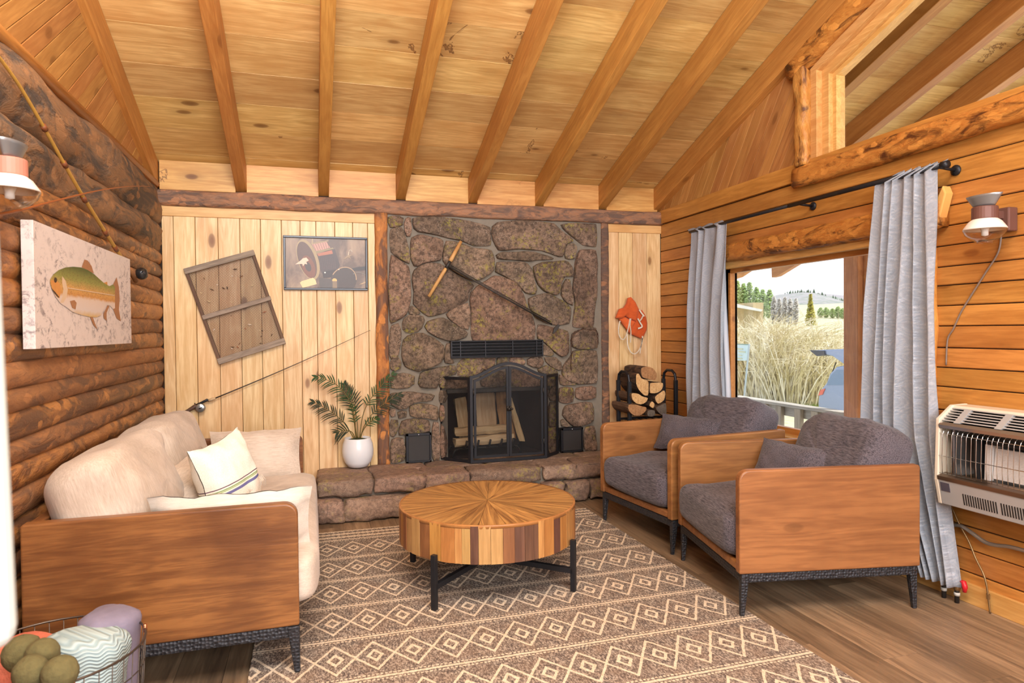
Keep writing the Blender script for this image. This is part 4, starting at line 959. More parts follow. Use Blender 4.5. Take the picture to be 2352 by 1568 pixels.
obj('reel', MB().lathe([(.001, 0), (.03, 0), (.032, .004), (.03, .008), (.022, .01), (.022, .026), (.031, .028), (.032, .032), (.026, .036), (.001, .038)], 28, M=Mr), plain('reel_metal', lin(176, 180, 176), .3, .8, nz=.15), rd, smooth=True)
WT('reel_crank', [rc + Vector((-.008, -.03, -.004)), rc + Vector((.012, -.032, .004)), rc + Vector((.014, -.045, .005))], .003, M_black, rd, 6)
# ---- orange life vest
YV = YW - .05
lv = empty('life_vest', at(1450, 735, 1, YW), label='faded orange kapok life vest hung from a nail on the right pine strip', cat='life vest')
M_or = fabric('orange_canvas', lin(188, 78, 34), lin(222, 104, 52), 300, .85, .3, .3); M_strap = fabric('cream_strap', lin(206, 192, 168), lin(232, 222, 204), 300, .9, .3, .2)
Z3 = lambda *p: [(1380 + .2041 * x, 660 + .2041 * y) for x, y in p]
def puff(name, zpts, y0, t_, mat, root, seed=0):
    pts = [at(px, py, 1, YV) for px, py in Z3(*zpts)]; P2 = [Vector((p.x, p.z)) for p in pts]; n0 = len(P2); Q = []
    for i in range(n0):
        a, b = P2[i], P2[(i + 1) % n0]; m = max(1, int((b - a).length / .012))
        for k in range(m): Q.append(a.lerp(b, k / m))
    c = sum(Q, Vector((0, 0))) / len(Q); mb = MB(); m = len(Q); vs = []
    R = [(1, 0), (.99, .35), (.94, .7), (.8, .93), (.55, 1), (.25, 1.02)]
    for sd in (1, -1):
        for s, d in R:
            for q_ in Q:
                p = c + (q_ - c) * s; wv = fbm((p.x * 22 + seed, p.y * 22, seed), 3) * .008 * d; vs.append((p.x, y0 - sd * (t_ / 2 * d) - wv * (sd > 0), p.y))
    fs = []
    for g in (0, 1):
        b = g * len(R) * m
        for r in range(len(R) - 1):
            for k in range(m): fs.append((b + r * m + k, b + r * m + (k + 1) % m, b + (r + 1) * m + (k + 1) % m, b + (r + 1) * m + k))
        fs.append(tuple(b + (len(R) - 1) * m + k for k in range(m)))
    mb.add(vs, fs); o = obj(name, mb, mat, root, smooth=True); o.location = rel(root); return o
puff('back_panel', [(330, 250), (420, 235), (470, 255), (505, 310), (528, 400), (520, 480), (490, 545), (462, 575), (400, 550), (330, 520), (320, 440)], YV + .012, .04, M_or, lv, 1)
puff('front_panel', [(155, 345), (195, 245), (250, 225), (280, 180), (296, 118), (330, 108), (375, 160), (415, 235), (408, 300), (385, 382), (315, 352), (262, 322), (215, 352)], YV - .012, .045, M_or, lv, 2)
puff('fold_panel', [(200, 350), (262, 325), (330, 365), (385, 385), (345, 480), (325, 515), (270, 445)], YV + .0, .03, M_or, lv, 3)
def strap(root, zpts, wid=.009, y=-.02):
    P = [at(a, b, 1, YV) + Vector((0, y, 0)) for a, b in Z3(*zpts)]; dn = []
    n = len(P)
    for i in range(n - 1):
        for k in range(5):
            t = k / 5; p0, p1, p2_, p3 = P[max(0, i - 1)], P[i], P[i + 1], P[min(n - 1, i + 2)]
            dn.append(.5 * ((2 * p1) + (p2_ - p0) * t + (2 * p0 - 5 * p1 + 4 * p2_ - p3) * t * t + (3 * p1 - p0 - 3 * p2_ + p3) * t ** 3))
    dn.append(P[-1]); mb = MB(); flat_tube(mb, dn, wid / 2, .0015, closed=False); o = obj('strap', mb, M_strap, root); o.location = rel(root)
strap(lv, [(205, 375), (190, 440), (190, 520), (215, 575), (250, 580), (280, 520), (300, 440), (316, 350)]); strap(lv, [(320, 350), (310, 420), (320, 500), (316, 620)], y=-.03)
strap(lv, [(285, 520), (290, 640), (320, 720), (370, 745), (420, 700), (450, 620), (455, 545)]); strap(lv, [(415, 250), (440, 290), (470, 325)], .013, -.03); strap(lv, [(398, 350), (420, 390), (445, 440), (400, 462)], .013, -.03); strap(lv, [(455, 570), (440, 660), (428, 742)], .008)
strap(lv, [(455, 310), (440, 350), (420, 375)], .01, -.032)
# ---- log holder rack with round and split logs
XK0, XK1 = at(1433, 930, 1, 4.98).x, at(1538, 930, 1, 4.98).x; YK = 4.98
lr = empty('log_holder', ((XK0 + XK1) / 2, YK, 0), label='black metal firewood holder standing in the right back corner', cat='log rack')
hw_ = (XK1 - XK0) / 2; HT = at(1437, 852, 1, YK).z
for s in (-1, 1):
    mb = MB()
    for yy in (-.1, .1): mb.box((s * hw_ - .014, yy - .014, 0), (s * hw_ + .014, yy + .014, HT - .08))
    mb.tube([(s * hw_, -.1, HT - .085), (s * hw_, -.085, HT - .03), (s * hw_, -.04, HT - .004), (s * hw_, .04, HT - .004), (s * hw_, .085, HT - .03), (s * hw_, .1, HT - .085)], .012, 8)
    mb.box((s * hw_ - .014, -.1, .06), (s * hw_ + .014, .1, .085)); obj('side_frame', mb, M_black, lr, bevel=.002)
shz = at(1440, 961, 1, YK).z
for zz in (.12, shz - .012):
    mb = MB()
    for yy in (-.1, .1): mb.box((-hw_ + .014, yy - .008, zz - .008), (hw_ - .014, yy + .008, zz + .008))
    for k in range(7): mb.tube([(-hw_ + .03 + (2 * hw_ - .06) * k / 6, -.1, zz), (-hw_ + .03 + (2 * hw_ - .06) * k / 6, .1, zz)], .004, 6)
    obj('shelf', mb, M_black, lr)
def endgrain(name, c1, c2):
    t = NT(name); v = t.coords(rnd=False); ln = t.n('VectorMath'); ln.operation = 'LENGTH'; mp = t.n('Mapping'); mp.inputs['Scale'].default_value = (1, 0, 1); t.l(v, mp.inputs['Vector']); t.l(mp.outputs[0], ln.inputs[0])
    s_ = t.math('SINE', t.math('ADD', t.math('MULTIPLY', ln.outputs['Value'], 900.0), t.math('MULTIPLY', t.noise(v, 20, 3), 9.0))); n = t.noise(v, 60, 4)
    f = t.math('ADD', t.math('MULTIPLY', s_, .18), n); t.bump(f, .5, .003); return t.fin(t.ramp(f, (.3, c1), (.7, c2)), .85)
M_eg = endgrain('end_grain', lin(190, 138, 82), lin(232, 192, 136)); M_eg2 = endgrain('end_grain_dark', lin(84, 74, 66), lin(120, 106, 92)); M_eg3 = endgrain('end_grain_brown', lin(140, 96, 60), lin(190, 140, 92)); M_bk = bark('firewood_bark', lin(120, 90, 66), lin(96, 76, 60), lin(70, 56, 46), 1, 14, .85, .5, .9)
def rlog(lab, zpts, mat, L=.3, y0=-.15, seed=0):
    pts = [at(a, b, 1, YK - .15) for a, b in Z3(*zpts)]; c = sum(pts, Vector()) / len(pts); root = empty('firewood_log', (c.x, YK, c.z), label=lab, cat='firewood', group='logs stacked on the black log holder')
    P2 = [Vector((p.x - c.x, p.z - c.z)) for p in pts]; Q = []
    for i in range(len(P2)):
        a, b = P2[i], P2[(i + 1) % len(P2)]; m = max(1, int((b - a).length / .02))
        for k in range(m): Q.append(a.lerp(b, k / m))
    Q = [(Q[i - 1] + Q[i] * 3 + Q[(i + 1) % len(Q)]) / 5 for i in range(len(Q))]
    m = len(Q); mb = MB(); vs = []
    for j_ in range(7):
        for q_ in Q: k = 1 + fbm((q_.x * 9 + seed, j_ * .7, q_.y * 9), 3) * .05; vs.append((q_.x * k * .965, -.15 + L * j_ / 6, q_.y * k * .965))
    mb.add(vs, [(j_ * m + k, j_ * m + (k + 1) % m, (j_ + 1) * m + (k + 1) % m, (j_ + 1) * m + k) for j_ in range(6) for k in range(m)]); mb.add(vs[:m], [tuple(range(m))], 0); mb.add(vs[-m:], [tuple(range(m))], 0)
    obj('bark', mb, M_bk, root, smooth=False)
    mb = MB(); n_ = m; mb.add([(q_.x * .95, -.153 + fbm((q_.x * 30, q_.y * 30, seed), 2) * .002, q_.y * .95) for q_ in Q] + [(0, -.155, 0)], [(k, (k + 1) % n_, n_) for k in range(n_)]); obj('cut_end', mb, mat, root)
rlog('dark round log on top of the stack on the black holder', [(445, 900), (520, 880), (590, 905), (635, 970), (630, 1045), (600, 1052), (540, 1035), (460, 1015), (448, 960)], M_eg3, seed=1)
rlog('tan split log below and left of the top round log', [(392, 960), (425, 955), (450, 1020), (540, 1050), (540, 1150), (535, 1228), (480, 1215), (420, 1150), (390, 1080)], M_eg, seed=2)
rlog('pale split log directly below the right side of the top round log', [(545, 1070), (705, 1065), (705, 1110), (680, 1160), (630, 1190), (545, 1195)], M_eg, seed=3)
rlog('fan-shaped pale log at the right side of the stack', [(598, 1230), (715, 1145), (730, 1200), (715, 1270), (640, 1318), (620, 1290)], M_eg, seed=4)
rlog('half-round pale log resting on the lowest round log', [(335, 1182), (425, 1190), (460, 1225), (540, 1240), (510, 1295), (450, 1322), (390, 1305), (345, 1260)], M_eg, seed=5)
rlog('lowest left round brown log of the rack stack', [(300, 1310), (400, 1315), (470, 1338), (525, 1345), (505, 1400), (440, 1445), (370, 1445), (315, 1400), (297, 1350)], M_eg3, seed=6)
rlog('small diamond-shaped split piece in the middle of the stack', [(570, 1270), (608, 1305), (592, 1368), (535, 1330)], M_eg, .2, seed=7)
rlog('dark grey weathered log at the lower right of the stack', [(610, 1350), (735, 1290), (742, 1430), (690, 1445), (640, 1400)], M_eg2, seed=8)
rlog('smallest dark grey block at the bottom of the stack', [(520, 1380), (612, 1375), (612, 1450), (520, 1455)], M_eg2, .2, seed=9)
# ------------------------------------------------------------------ rug
def rug_mat():
    t = NT('woven_rug'); v = t.coords(rnd=False); s_ = t.n('SeparateXYZ'); t.l(v, s_.inputs[0]); X, Y = s_.outputs[0], s_.outputs[1]
    wob = t.math('MULTIPLY', t.math('SUBTRACT', t.noise(v, 30, 3), .5), .010)
    X = t.math('ADD', X, wob); Y = t.math('ADD', Y, t.math('MULTIPLY', t.math('SUBTRACT', t.noise(v, 33, 3), .5), .010))
    PX, PY = .1565, .352
    u = t.math('SUBTRACT', t.math('FRACT', t.math('ADD', t.math('DIVIDE', t.math('SUBTRACT', X, .078 - PX * 4), PX), .5)), .5)
    w_ = t.math('SUBTRACT', t.math('FRACT', t.math('ADD', t.math('DIVIDE', t.math('SUBTRACT', Y, 4.13 - PY * 10), PY), .5)), .5)
    au_, av = t.math('ABSOLUTE', u), t.math('ABSOLUTE', w_)
    Dm = t.math('ADD', t.math('MULTIPLY', au_, 1.98), t.math('DIVIDE', av, .335))
    line = lambda val, c, wd: t.math('LESS_THAN', t.math('ABSOLUTE', t.math('SUBTRACT', val, c)), wd)
    o1 = line(Dm, 1.0, .085); o2 = line(Dm, .36, .10)
    l1 = t.math('GREATER_THAN', av, .481)
    dash = t.math('MULTIPLY', line(av, .445, .012), t.math('GREATER_THAN', t.math('FRACT', t.math('MULTIPLY', X, 60.0)), .4))
    f = t.math('MAXIMUM', t.math('MAXIMUM', o1, o2), t.math('MAXIMUM', l1, dash))
    # border of small zigzag chains beyond the last line
    bz = t.math('GREATER_THAN', Y, 4.315); tri = t.math('PINGPONG', t.math('MULTIPLY', X, 16.0), .5)
    yy = t.math('FRACT', t.math('MULTIPLY', t.math('SUBTRACT', Y, 4.33), 15.5))
    z1 = line(yy, t.math('MULTIPLY_ADD', tri, .8, .3), .14); z2 = line(yy, t.math('MULTIPLY_ADD', tri, -.8, .7), .14)
    zz = t.math('MAXIMUM', z1, z2)
    f = t.math('ADD', t.math('MULTIPLY', f, t.math('SUBTRACT', 1.0, bz)), t.math('MULTIPLY', zz, bz))
    mp = t.n('Mapping'); mp.inputs['Scale'].default_value = (1, .45, 1); t.l(v, mp.inputs['Vector'])
    n = t.noise(mp.outputs[0], 150, 3, .8); n2 = t.noise(v, 12, 4)
    dark = t.ramp(n, (.4, lin(84, 74, 70)), (.52, lin(138, 124, 112)), (.64, lin(196, 180, 162)))
    dark = t.mix(t.math('MULTIPLY', t.ramp(n2, (.4, 0.0), (.65, 1.0)), .25), dark, lin(150, 120, 96))
    light = t.ramp(n, (.35, lin(200, 178, 150)), (.6, lin(232, 212, 186)))
    col = t.mix(f, dark, light); h = t.math('ADD', t.math('MULTIPLY', f, .8), t.math('MULTIPLY', n, .6)); t.bump(h, .7, .006)
    return t.fin(col, .95, spec=.1)
rug = obj('rug', MB().box((-.245, 1.3, .0005), (1.925, 4.50, .009)), rug_mat(), bevel=.003, label='grey and cream diamond-patterned woven rug under the coffee table', cat='rug')
# ------------------------------------------------------------------ coffee table
tb = empty('coffee_table', (.894, 3.42, 0), label='round drum coffee table of mixed reclaimed wood staves on black legs', cat='table')
TR0, TZ0, TZ1 = .468, .232, .415
M_tw = [wood('table_wood_%s' % n, lin(*a), lin(*b), 2, .1, .12, .42, 24, bump=.4) for n, a, b in (('honey', (204, 154, 90), (158, 108, 58)), ('tan', (190, 134, 72), (146, 94, 46)), ('brown', (150, 100, 62), (108, 68, 42)), ('dark', (112, 78, 60), (76, 50, 40)), ('pale', (192, 150, 96), (152, 112, 64)))]
def radial_wood(name, l, d):
    t = NT(name); v = t.coords((.06, 1, 1)); g = t.noise(v, 42, 6, .6, .7); t.bump(g, .3, .003); hv = t.n('HueSaturation'); t.l(t.ramp(g, (.35, d), (.62, l)), hv.inputs['Color']); t.l(t.math('MULTIPLY_ADD', t.rnd, .3, .85), hv.inputs['Value']); return t.fin(hv.outputs[0], .38, spec=.5)
M_rad = radial_wood('radial_wood', lin(196, 146, 84), lin(124, 82, 44))
random.seed(11); a = 0; 
while a < 360:
    w_ = random.choice((12, 14, 16, 10)); w_ = min(w_, 360 - a) if 360 - a > 8 + w_ else 360 - a
    n = 4; L = TR0 - .012; half = R_(w_ / 2 - .12); pts = [(.004, 0)] + [(L * math.cos(-half + 2 * half * i / n), L * math.sin(-half + 2 * half * i / n)) for i in range(n + 1)]
    z = TZ1 + random.uniform(-.0006, .0006); mb = MB().prism(pts, lambda u, v: Vector((u, v, TZ1 - .02)), lambda u, v: Vector((u, v, z)))
    obj('top_wedge', mb, M_rad, tb, rot=(0, 0, R_(a + w_ / 2))); a += w_
obj('rim', MB().lathe([(TR0 - .0118, TZ1 - .016), (TR0 - .0008, TZ1 - .016), (TR0 - .0006, TZ1 - .0015), (TR0 - .002, TZ1 + .0008), (TR0 - .0118, TZ1 + .0006)], 96, cap=False), M_edge_w, tb, smooth=True)
obj('drum_core', MB().lathe([(.001, TZ0 + .004), (TR0 - .02, TZ0 + .004), (TR0 - .02, TZ1 - .021), (.001, TZ1 - .021)], 64, cap=False), M_dark, tb)
a = 0
while a < 360:
    w_ = random.uniform(4.2, 9.5); w_ = w_ if 360 - a > w_ + 4 else 360 - a
    half = R_(w_ / 2 - .09); r1 = TR0 - random.uniform(0, .0025); pts = [(r1 * math.cos(q), r1 * math.sin(q)) for q in (-half, 0, half)] + [((TR0 - .02) * math.cos(q), (TR0 - .02) * math.sin(q)) for q in (half, -half)]
    mb = MB().prism(pts, lambda u, v: Vector((u, v, TZ0 + random.uniform(0, .002))), lambda u, v: Vector((u, v, TZ1 - .004)))
    obj('stave', mb, random.choices(M_tw, (4, 4, 3, 2, 2))[0], tb, rot=(0, 0, R_(a + w_ / 2))); a += w_
for sx_, sy_ in ((-1, -1), (1, -1), (-1, 1), (1, 1)):
    x, y = .343 * sx_, .333 * sy_; d = Vector((x, y, 0)).normalized(); q = Vector((-d.y, d.x, 0)); c = Vector((x, y, 0)) + d * .012
    vs = [c + d * a_ * .0125 + q * b_ * .0125 + Vector((0, 0, z)) for z in (.009, .268) for a_, b_ in ((-1, -1), (1, -1), (1, 1), (-1, 1))]
    obj('leg', MB().hexa(vs), M_black, tb, bevel=.0015)
for s in (1, -1):
    p0 = Vector((-.343, -.333 * s, .115)); p1 = Vector((.343, .333 * s, .115)); d = (p1 - p0).normalized(); q = Vector((-d.y, d.x, 0)); p0 -= d * .01; p1 += d * .01; z = .002 * s
    vs = [p + q * b_ * .0125 + Vector((0, 0, zz + z)) for zz in (-.0125, .0125) for p, b_ in ((p0, -1), (p1, -1), (p1, 1), (p0, 1))]
    obj('cross_brace', MB().hexa(vs), M_black, tb)
for s in ((-1, -1), (1, -1), (-1, 1), (1, 1)):
    obj('mounting_tab', MB().box((s[0] * .315 - .02, s[1] * .305 - .012, TZ0 - .008), (s[0] * .315 + .02, s[1] * .305 + .012, TZ0 + .003)), M_black, tb)
# ------------------------------------------------------------------ rounded side panel used by sofa and chairs
def arm_panel(d, z0, z1, t_, rf=.05, rb=.01):
    """profile in XZ: x from 0 (front) to d (back); thickness along Y (0..t_)"""
    pts = [(0, z0), (d, z0), (d, z1 - rb)] + [(d - rb + rb * math.cos(a), z1 - rb + rb * math.sin(a)) for a in (R_(45), R_(90))]
    pts += [(rf - rf * math.sin(R_(q)), z1 - rf + rf * math.cos(R_(q))) for q in range(0, 91, 15)]
    return MB().prism(pts, lambda u, v: Vector((u, 0, v)), lambda u, v: Vector((u, t_, v)))
def tleg(zt, w0=.036, w1=.02, lean=(0, 0), z0=0):
    l = Vector((lean[0], lean[1], 0)); vs = [Vector((a * w1 / 2, b * w1 / 2, z0)) + l for a, b in ((-1, -1), (1, -1), (1, 1), (-1, 1))] + [Vector((a * w0 / 2, b * w0 / 2, zt)) for a, b in ((-1, -1), (1, -1), (1, 1), (-1, 1))]
    return MB().hexa(vs)
# ------------------------------------------------------------------ armchairs
def make_chair(loc, rz, lab):
    """origin at the front-near leg foot; +x to the back, +y along the front"""
    Wd, Dp, Z0, Z1, T = .765, .875, .205, .677, .045
    c = empty('armchair', loc, rz, lab, 'armchair', 'pair of wood-sided armchairs by the window')
    for y in (-.02, Wd - T + .02):
        a = obj('arm', arm_panel(Dp, Z0, Z1, T), M_chair_w, c, bevel=.012, bseg=3); a.location = (-.02, y, 0)
    obj('back_panel', MB().box((Dp - .06, .025, Z0), (Dp - .022, Wd - .025, Z1 - .006)), wood('chair_back_wood', lin(166, 114, 66), lin(116, 74, 42), 1, .3, .1, .38, 18), c, bevel=.006)
    obj('front_rail', MB().box((-.012, .026, Z0 + .002), (.03, Wd - .026, Z0 + .042)), M_chair_w, c, bevel=.008)
    obj('seat_deck', MB().box((.03, .026, Z0 + .002), (Dp - .062, Wd - .026, Z0 + .03)), M_dark, c)
    fr = MB().box((-.008, -.012, Z0 - .042), (Dp - .03, .018, Z0 - .001)).box((-.008, Wd - .018, Z0 - .042), (Dp - .03, Wd + .012, Z0 - .001)).box((-.008, .018, Z0 - .042), (.022, Wd - .018, Z0 - .001)).box((Dp - .06, .018, Z0 - .042), (Dp - .03, Wd - .018, Z0 - .001))
    obj('metal_base', fr, M_ham, c, bevel=.003)
    for x, y, lx_ in ((.012, .004, -.012), (.012, Wd - .004, -.012), (Dp - .05, .004, .015), (Dp - .05, Wd - .004, .015)):
        l = obj('leg', tleg(Z0 - .002, .038, .019, (lx_, 0)), M_ham, c, bevel=.004); l.location = (x, y, 0)
    s = obj('seat_cushion', cushion(.70, Wd - .062, .215, .22, .42, 26, .03, .010, 3), M_char, c, smooth=True); s.location = (.30, Wd / 2, Z0 + .043)
    b = obj('back_cushion', cushion(.50, Wd - .07, .23, .30, .5, 26, .04, .012, 8), M_char, c, smooth=True)
    b.rotation_euler = (0, R_(-68), 0); b.location = (.57 + .09, Wd / 2, Z0 + .38); 
    b.location = (.73, Wd / 2, .60); b.data.transform(Matrix.Translation((0, 0, -.115)))
    return c
ch2 = make_chair((1.866, 2.572, 0), math.atan2(-.17, .853), 'nearer wood-sided armchair with charcoal cushions beside the right curtain')
ch1 = make_chair((2.011, 3.423, 0), R_(6.3), 'farther wood-sided armchair with charcoal cushions in front of the window')
def place_pillow(name, lab, cat, group, c, normal, up, w_, h_, t_, mat, flange=0.0, seed=0, wr=.006, roll=0, pinch=.06, mb=None):
    n = Vector(normal).normalized(); u = Vector(up); u = (u - n * u.dot(n)).normalized(); r = n.cross(u).normalized()  # local: x=r, y=-n.. z=u
    M = Matrix((( r.x, n.x, u.x, c[0]), (r.y, n.y, u.y, c[1]), (r.z, n.z, u.z, c[2]), (0, 0, 0, 1)))
    if roll: M = M @ Matrix.Rotation(R_(roll), 4, 'Y')
    o = obj(name, mb or pillow(w_, h_, t_, flange, 22, wr, seed, pinch), mat, smooth=True, label=lab, cat=cat, group=group); o.matrix_world = M; return o
def chair_pt(c, x, y, z): return c.matrix_basis @ Vector((x, y, z)) if False else (Matrix.Translation(c.location) @ Matrix.Rotation(c.rotation_euler.z, 4, 'Z')) @ Vector((x, y, z))
for c, lab, yy, xx in ((ch1, 'small charcoal pillow leaning in the farther armchair', .50, .50), (ch2, 'small charcoal pillow mostly hidden in the nearer armchair', .50, .50)):
    rz = c.rotation_euler.z; nn = Matrix.Rotation(rz, 3, 'Z') @ Vector((-.75, -.25, .38))
    place_pillow('lumbar_pillow', lab, 'pillow', 'charcoal lumbar pillows', chair_pt(c, xx, yy, .575 if c is ch2 else .60), nn, (0, 0, 1), .48, .26, .11, M_char, .06, 4)
# ------------------------------------------------------------------ sofa
SY0, SY1, SXF, SXB = 2.664, 4.50, -.055, -.965
sf = empty('sofa', ((SXF + SXB) / 2, (SY0 + SY1) / 2, 0), label='wood-panelled sofa with beige linen cushions along the log wall', cat='sofa')
Z0, Z1 = .195, .668
for y in (SY0, SY1 - .05):
    a = obj('arm', arm_panel(SXF - SXB, Z0, Z1, .05, .05), M_sofa_w, sf, bevel=.012, bseg=3); a.rotation_euler = (0, 0, math.pi); a.location = (SXF - sf.location.x, y + .05 - sf.location.y, 0)
ox, oy = sf.location.x, sf.location.y
def SB(name, lo, hi, mat, **k): return obj(name, MB().box((lo[0] - ox, lo[1] - oy, lo[2]), (hi[0] - ox, hi[1] - oy, hi[2])), mat, sf, **k)
M_sofa_y = wood('sofa_wood_long', lin(150, 98, 56), lin(90, 52, 30), 1, .3, .1, .35, 20)
SB('back_panel', (SXB + .001, SY0 + .051, Z0), (SXB + .045, SY1 - .051, Z1 - .01), M_sofa_y, bevel=.006)
SB('front_rail', (SXF - .05, SY0 + .051, Z0 + .002), (SXF - .005, SY1 - .051, Z0 + .03), M_sofa_y, bevel=.006)
SB('seat_deck', (SXB + .046, SY0 + .051, Z0 + .002), (SXF - .051, SY1 - .051, Z0 + .025), M_dark)
SB('metal_base', (SXB + .02, SY0 + .004, Z0 - .045), (SXF - .01, SY0 + .035, Z0 - .001), M_ham, bevel=.003); SB('metal_base', (SXB + .02, SY1 - .035, Z0 - .045), (SXF - .01, SY1 - .004, Z0 - .001), M_ham, bevel=.003); SB('metal_base', (SXF - .045, SY0 + .036, Z0 - .045), (SXF - .012, SY1 - .036, Z0 - .001), M_ham, bevel=.003)
for x, y, l_ in ((SXF - .022, SY0 + .02, .012), (SXF - .022, SY1 - .02, .012), (SXB + .05, SY0 + .02, -.012), (SXB + .05, SY1 - .02, -.012)):
    l = obj('leg', tleg(Z0 - .002, .046, .022, (l_, 0), .009 if x > -.2 else 0.0), M_ham, sf, bevel=.005); l.location = (x - ox, y - oy, 0)
s = obj('seat_cushion', cushion(.92, SY1 - SY0 - .104, .225, .16, .4, 34, .015, .008, 5), M_linen, sf, smooth=True); s.location = (-.435 - ox + .0, 0, Z0 + .031)
for k, (y0, y1, lab) in enumerate(((SY0 + .06, 3.60, None), (3.60, SY1 - .055, None))):
    b = obj('back_cushion', cushion(.44, y1 - y0 + .015, .27, .34, .6, 26, .05, .016, 11 + k * 5), M_linen, sf, smooth=True); b.data.transform(Matrix.Translation((0, 0, -.135)))
    b.rotation_euler = (0, R_(73), 0); b.location = (-.77 - ox, (y0 + y1) / 2 - oy, .645)
place_pillow('throw_pillow', 'beige flanged pillow standing against the far sofa arm', 'pillow', 'flanged linen pillows on the sofa', (-.325, 4.335, .565), (.05, -1, .22), (0, .2, 1), .53, .33, .13, M_linen, .07, 1, .008)
place_pillow('throw_pillow', 'beige flanged pillow behind the striped cream pillow on the sofa', 'pillow', 'flanged linen pillows on the sofa', (-.545, 3.55, .545), (.72, -.25, .62), (-.55, .1, .8), .56, .36, .13, M_linen, .07, 2, .008)
place_pillow('throw_pillow', 'pale flanged pillow leaning inside the nearest sofa arm', 'pillow', 'flanged linen pillows on the sofa', (-.30, 2.87, .535), (.0, 1, .45), (0, -.4, 1), .60, .36, .13, M_linen_l, .07, 3, .010)
def stripe_mat():
    t = NT('striped_cream_linen'); v = t.coords(rnd=False); s_ = t.n('SeparateXYZ'); t.l(v, s_.inputs[0]); z = s_.outputs[2]
    n = t.noise(v, 200, 3); col = t.ramp(n, (.3, lin(232, 222, 206)), (.7, lin(246, 240, 228)))
    for c, wd, cc in ((-.012, .0022, (92, 64, 84)), (-.024, .0022, (120, 150, 90)), (-.030, .002, (150, 178, 110)), (-.046, .0065, (110, 112, 160))):
        f = t.math('LESS_THAN', t.math('ABSOLUTE', t.math('SUBTRACT', z, c)), wd); col = t.mix(f, col, lin(*cc))
    t.bump(n, .3, .002); return t.fin(col, .95, spec=.1)
spil = place_pillow('striped_pillow', 'cream pillow with thin coloured stripes and fringe on the sofa', 'pillow', None, (-.39, 3.42, .63), (.80, -.52, .22), (-.2, .05, 1), .36, .40, .19, stripe_mat(), 0, 7, .008, roll=6, pinch=.12)
mb = MB(); random.seed(2)
for k in range(46):
    x = -.17 + .34 * k / 45; y = .088 - abs(x) * .2; z0 = -.065 + random.uniform(-.004, .004); L = random.uniform(.04, .06)
    mb.tube([(x, y, z0), (x + random.uniform(-.006, .006), y + .008, z0 - L * .5), (x + random.uniform(-.012, .012), y - .004, z0 - L)], [.0025, .002, .0012], 4)
obj('fringe', mb, M_linen_l, spil)
# ------------------------------------------------------------------ curtains
XC = 2.895
M_cur = None
def curtain_mat():
    t = NT('embossed_curtain'); v = t.coords(rnd=False); mp = t.n('Mapping'); mp.inputs['Scale'].default_value = (0, 1, 1); t.l(v, mp.inputs['Vector'])
    s_ = t.n('SeparateXYZ'); t.l(mp.outputs[0], s_.inputs[0])
    y, z = s_.outputs[1], s_.outputs[2]
    og = t.math('ADD', t.math('SINE', t.math('MULTIPLY', y, 46.0)), t.math('SINE', t.math('ADD', t.math('MULTIPLY', z, 40.0), t.math('MULTIPLY', t.math('SINE', t.math('MULTIPLY', y, 23.0)), 1.2))))
    r1 = t.math('PINGPONG', t.math('MULTIPLY', og, 1.6), .5)
    n = t.noise(mp.outputs[0], 55, 4, .6, 2.5); n2 = t.noise(mp.outputs[0], 260, 2)
    h = t.math('ADD', t.math('MULTIPLY', r1, .5), t.math('ADD', t.math('MULTIPLY', t.math('PINGPONG', t.math('MULTIPLY', n, 9.0), .5), .9), t.math('MULTIPLY', n2, .4)))
    col = t.mix(t.ramp(h, (.4, 0.0), (1.1, 1.0)), lin(206, 214, 226), lin(248, 246, 248)); t.bump(h, .75, .005)
    tr = t.n('BsdfTranslucent'); t.l(col, tr.inputs['Color']); mx = t.n('MixShader'); mx.inputs[0].default_value = .3; t.fin(col, .85, spec=.15)
    t.l(t.b.outputs[0], mx.inputs[1]); t.l(tr.outputs[0], mx.inputs[2]); t.l(mx.outputs[0], t.out.inputs[0]); return t.m
M_cur = curtain_mat()
def curtain(L, R, folds, amp, seed, lab, ztop, n=110, nz=60):
    """L, R: lists of (px,py) down the left and right edge"""
    l = [at(a, b, 0, XC) for a, b in L]; r = [at(a, b, 0, XC) for a, b in R]
    def interp(P, z):
        for a, b in zip(P, P[1:]):
            if a.z >= z >= b.z or b is P[-1]: k = (a.z - z) / (a.z - b.z); return a.y + (b.y - a.y) * max(0, min(1, k)) if k <= 1 or b is not P[-1] else b.y
        return P[0].y
    zt, zb_ = ztop, (l[-1].z + r[-1].z) / 2
    def fn(u, v):
        z = zt + (zb_ - zt) * v; ya, yb = interp(l, z), interp(r, z); y = ya + (yb - ya) * u
        env = .35 + .65 * min(1, v * 3.0)
        ph = folds * 2 * math.pi * u + mnoise.noise(Vector((u * 3 + seed, v * 1.2, 0))) * 4.0
        x = XC + amp * env * math.sin(ph) + .008 * mnoise.noise(Vector((u * 9, v * 5, seed)))
        y += .012 * env * math.cos(ph * 1.0)
        if v == 0: z += .008 * math.sin(ph)
        x = min(x, XC + .07)
        return Vector((x, y, z))
    c = empty('curtain', (XC, (l[0].y + r[0].y) / 2, zt), label=lab, cat='curtain', group='pale blue-grey curtains on the black rod'); mb = MB().grid(fn, n, nz)
    o = obj('panel', mb, M_cur, c, smooth=True); o.location = rel(c); m = o.modifiers.new('thick', 'SOLIDIFY'); m.thickness = .003
    return c
cr = curtain([(2012, 412), (1996, 700), (1985, 985), (2060, 1160), (2112, 1325)], [(2150, 388), (2153, 700), (2160, 985), (2175, 1160), (2196, 1345)], 5.2, .034, 1.0, 'wider pale curtain hanging right of the window beside the heater', 2.105)
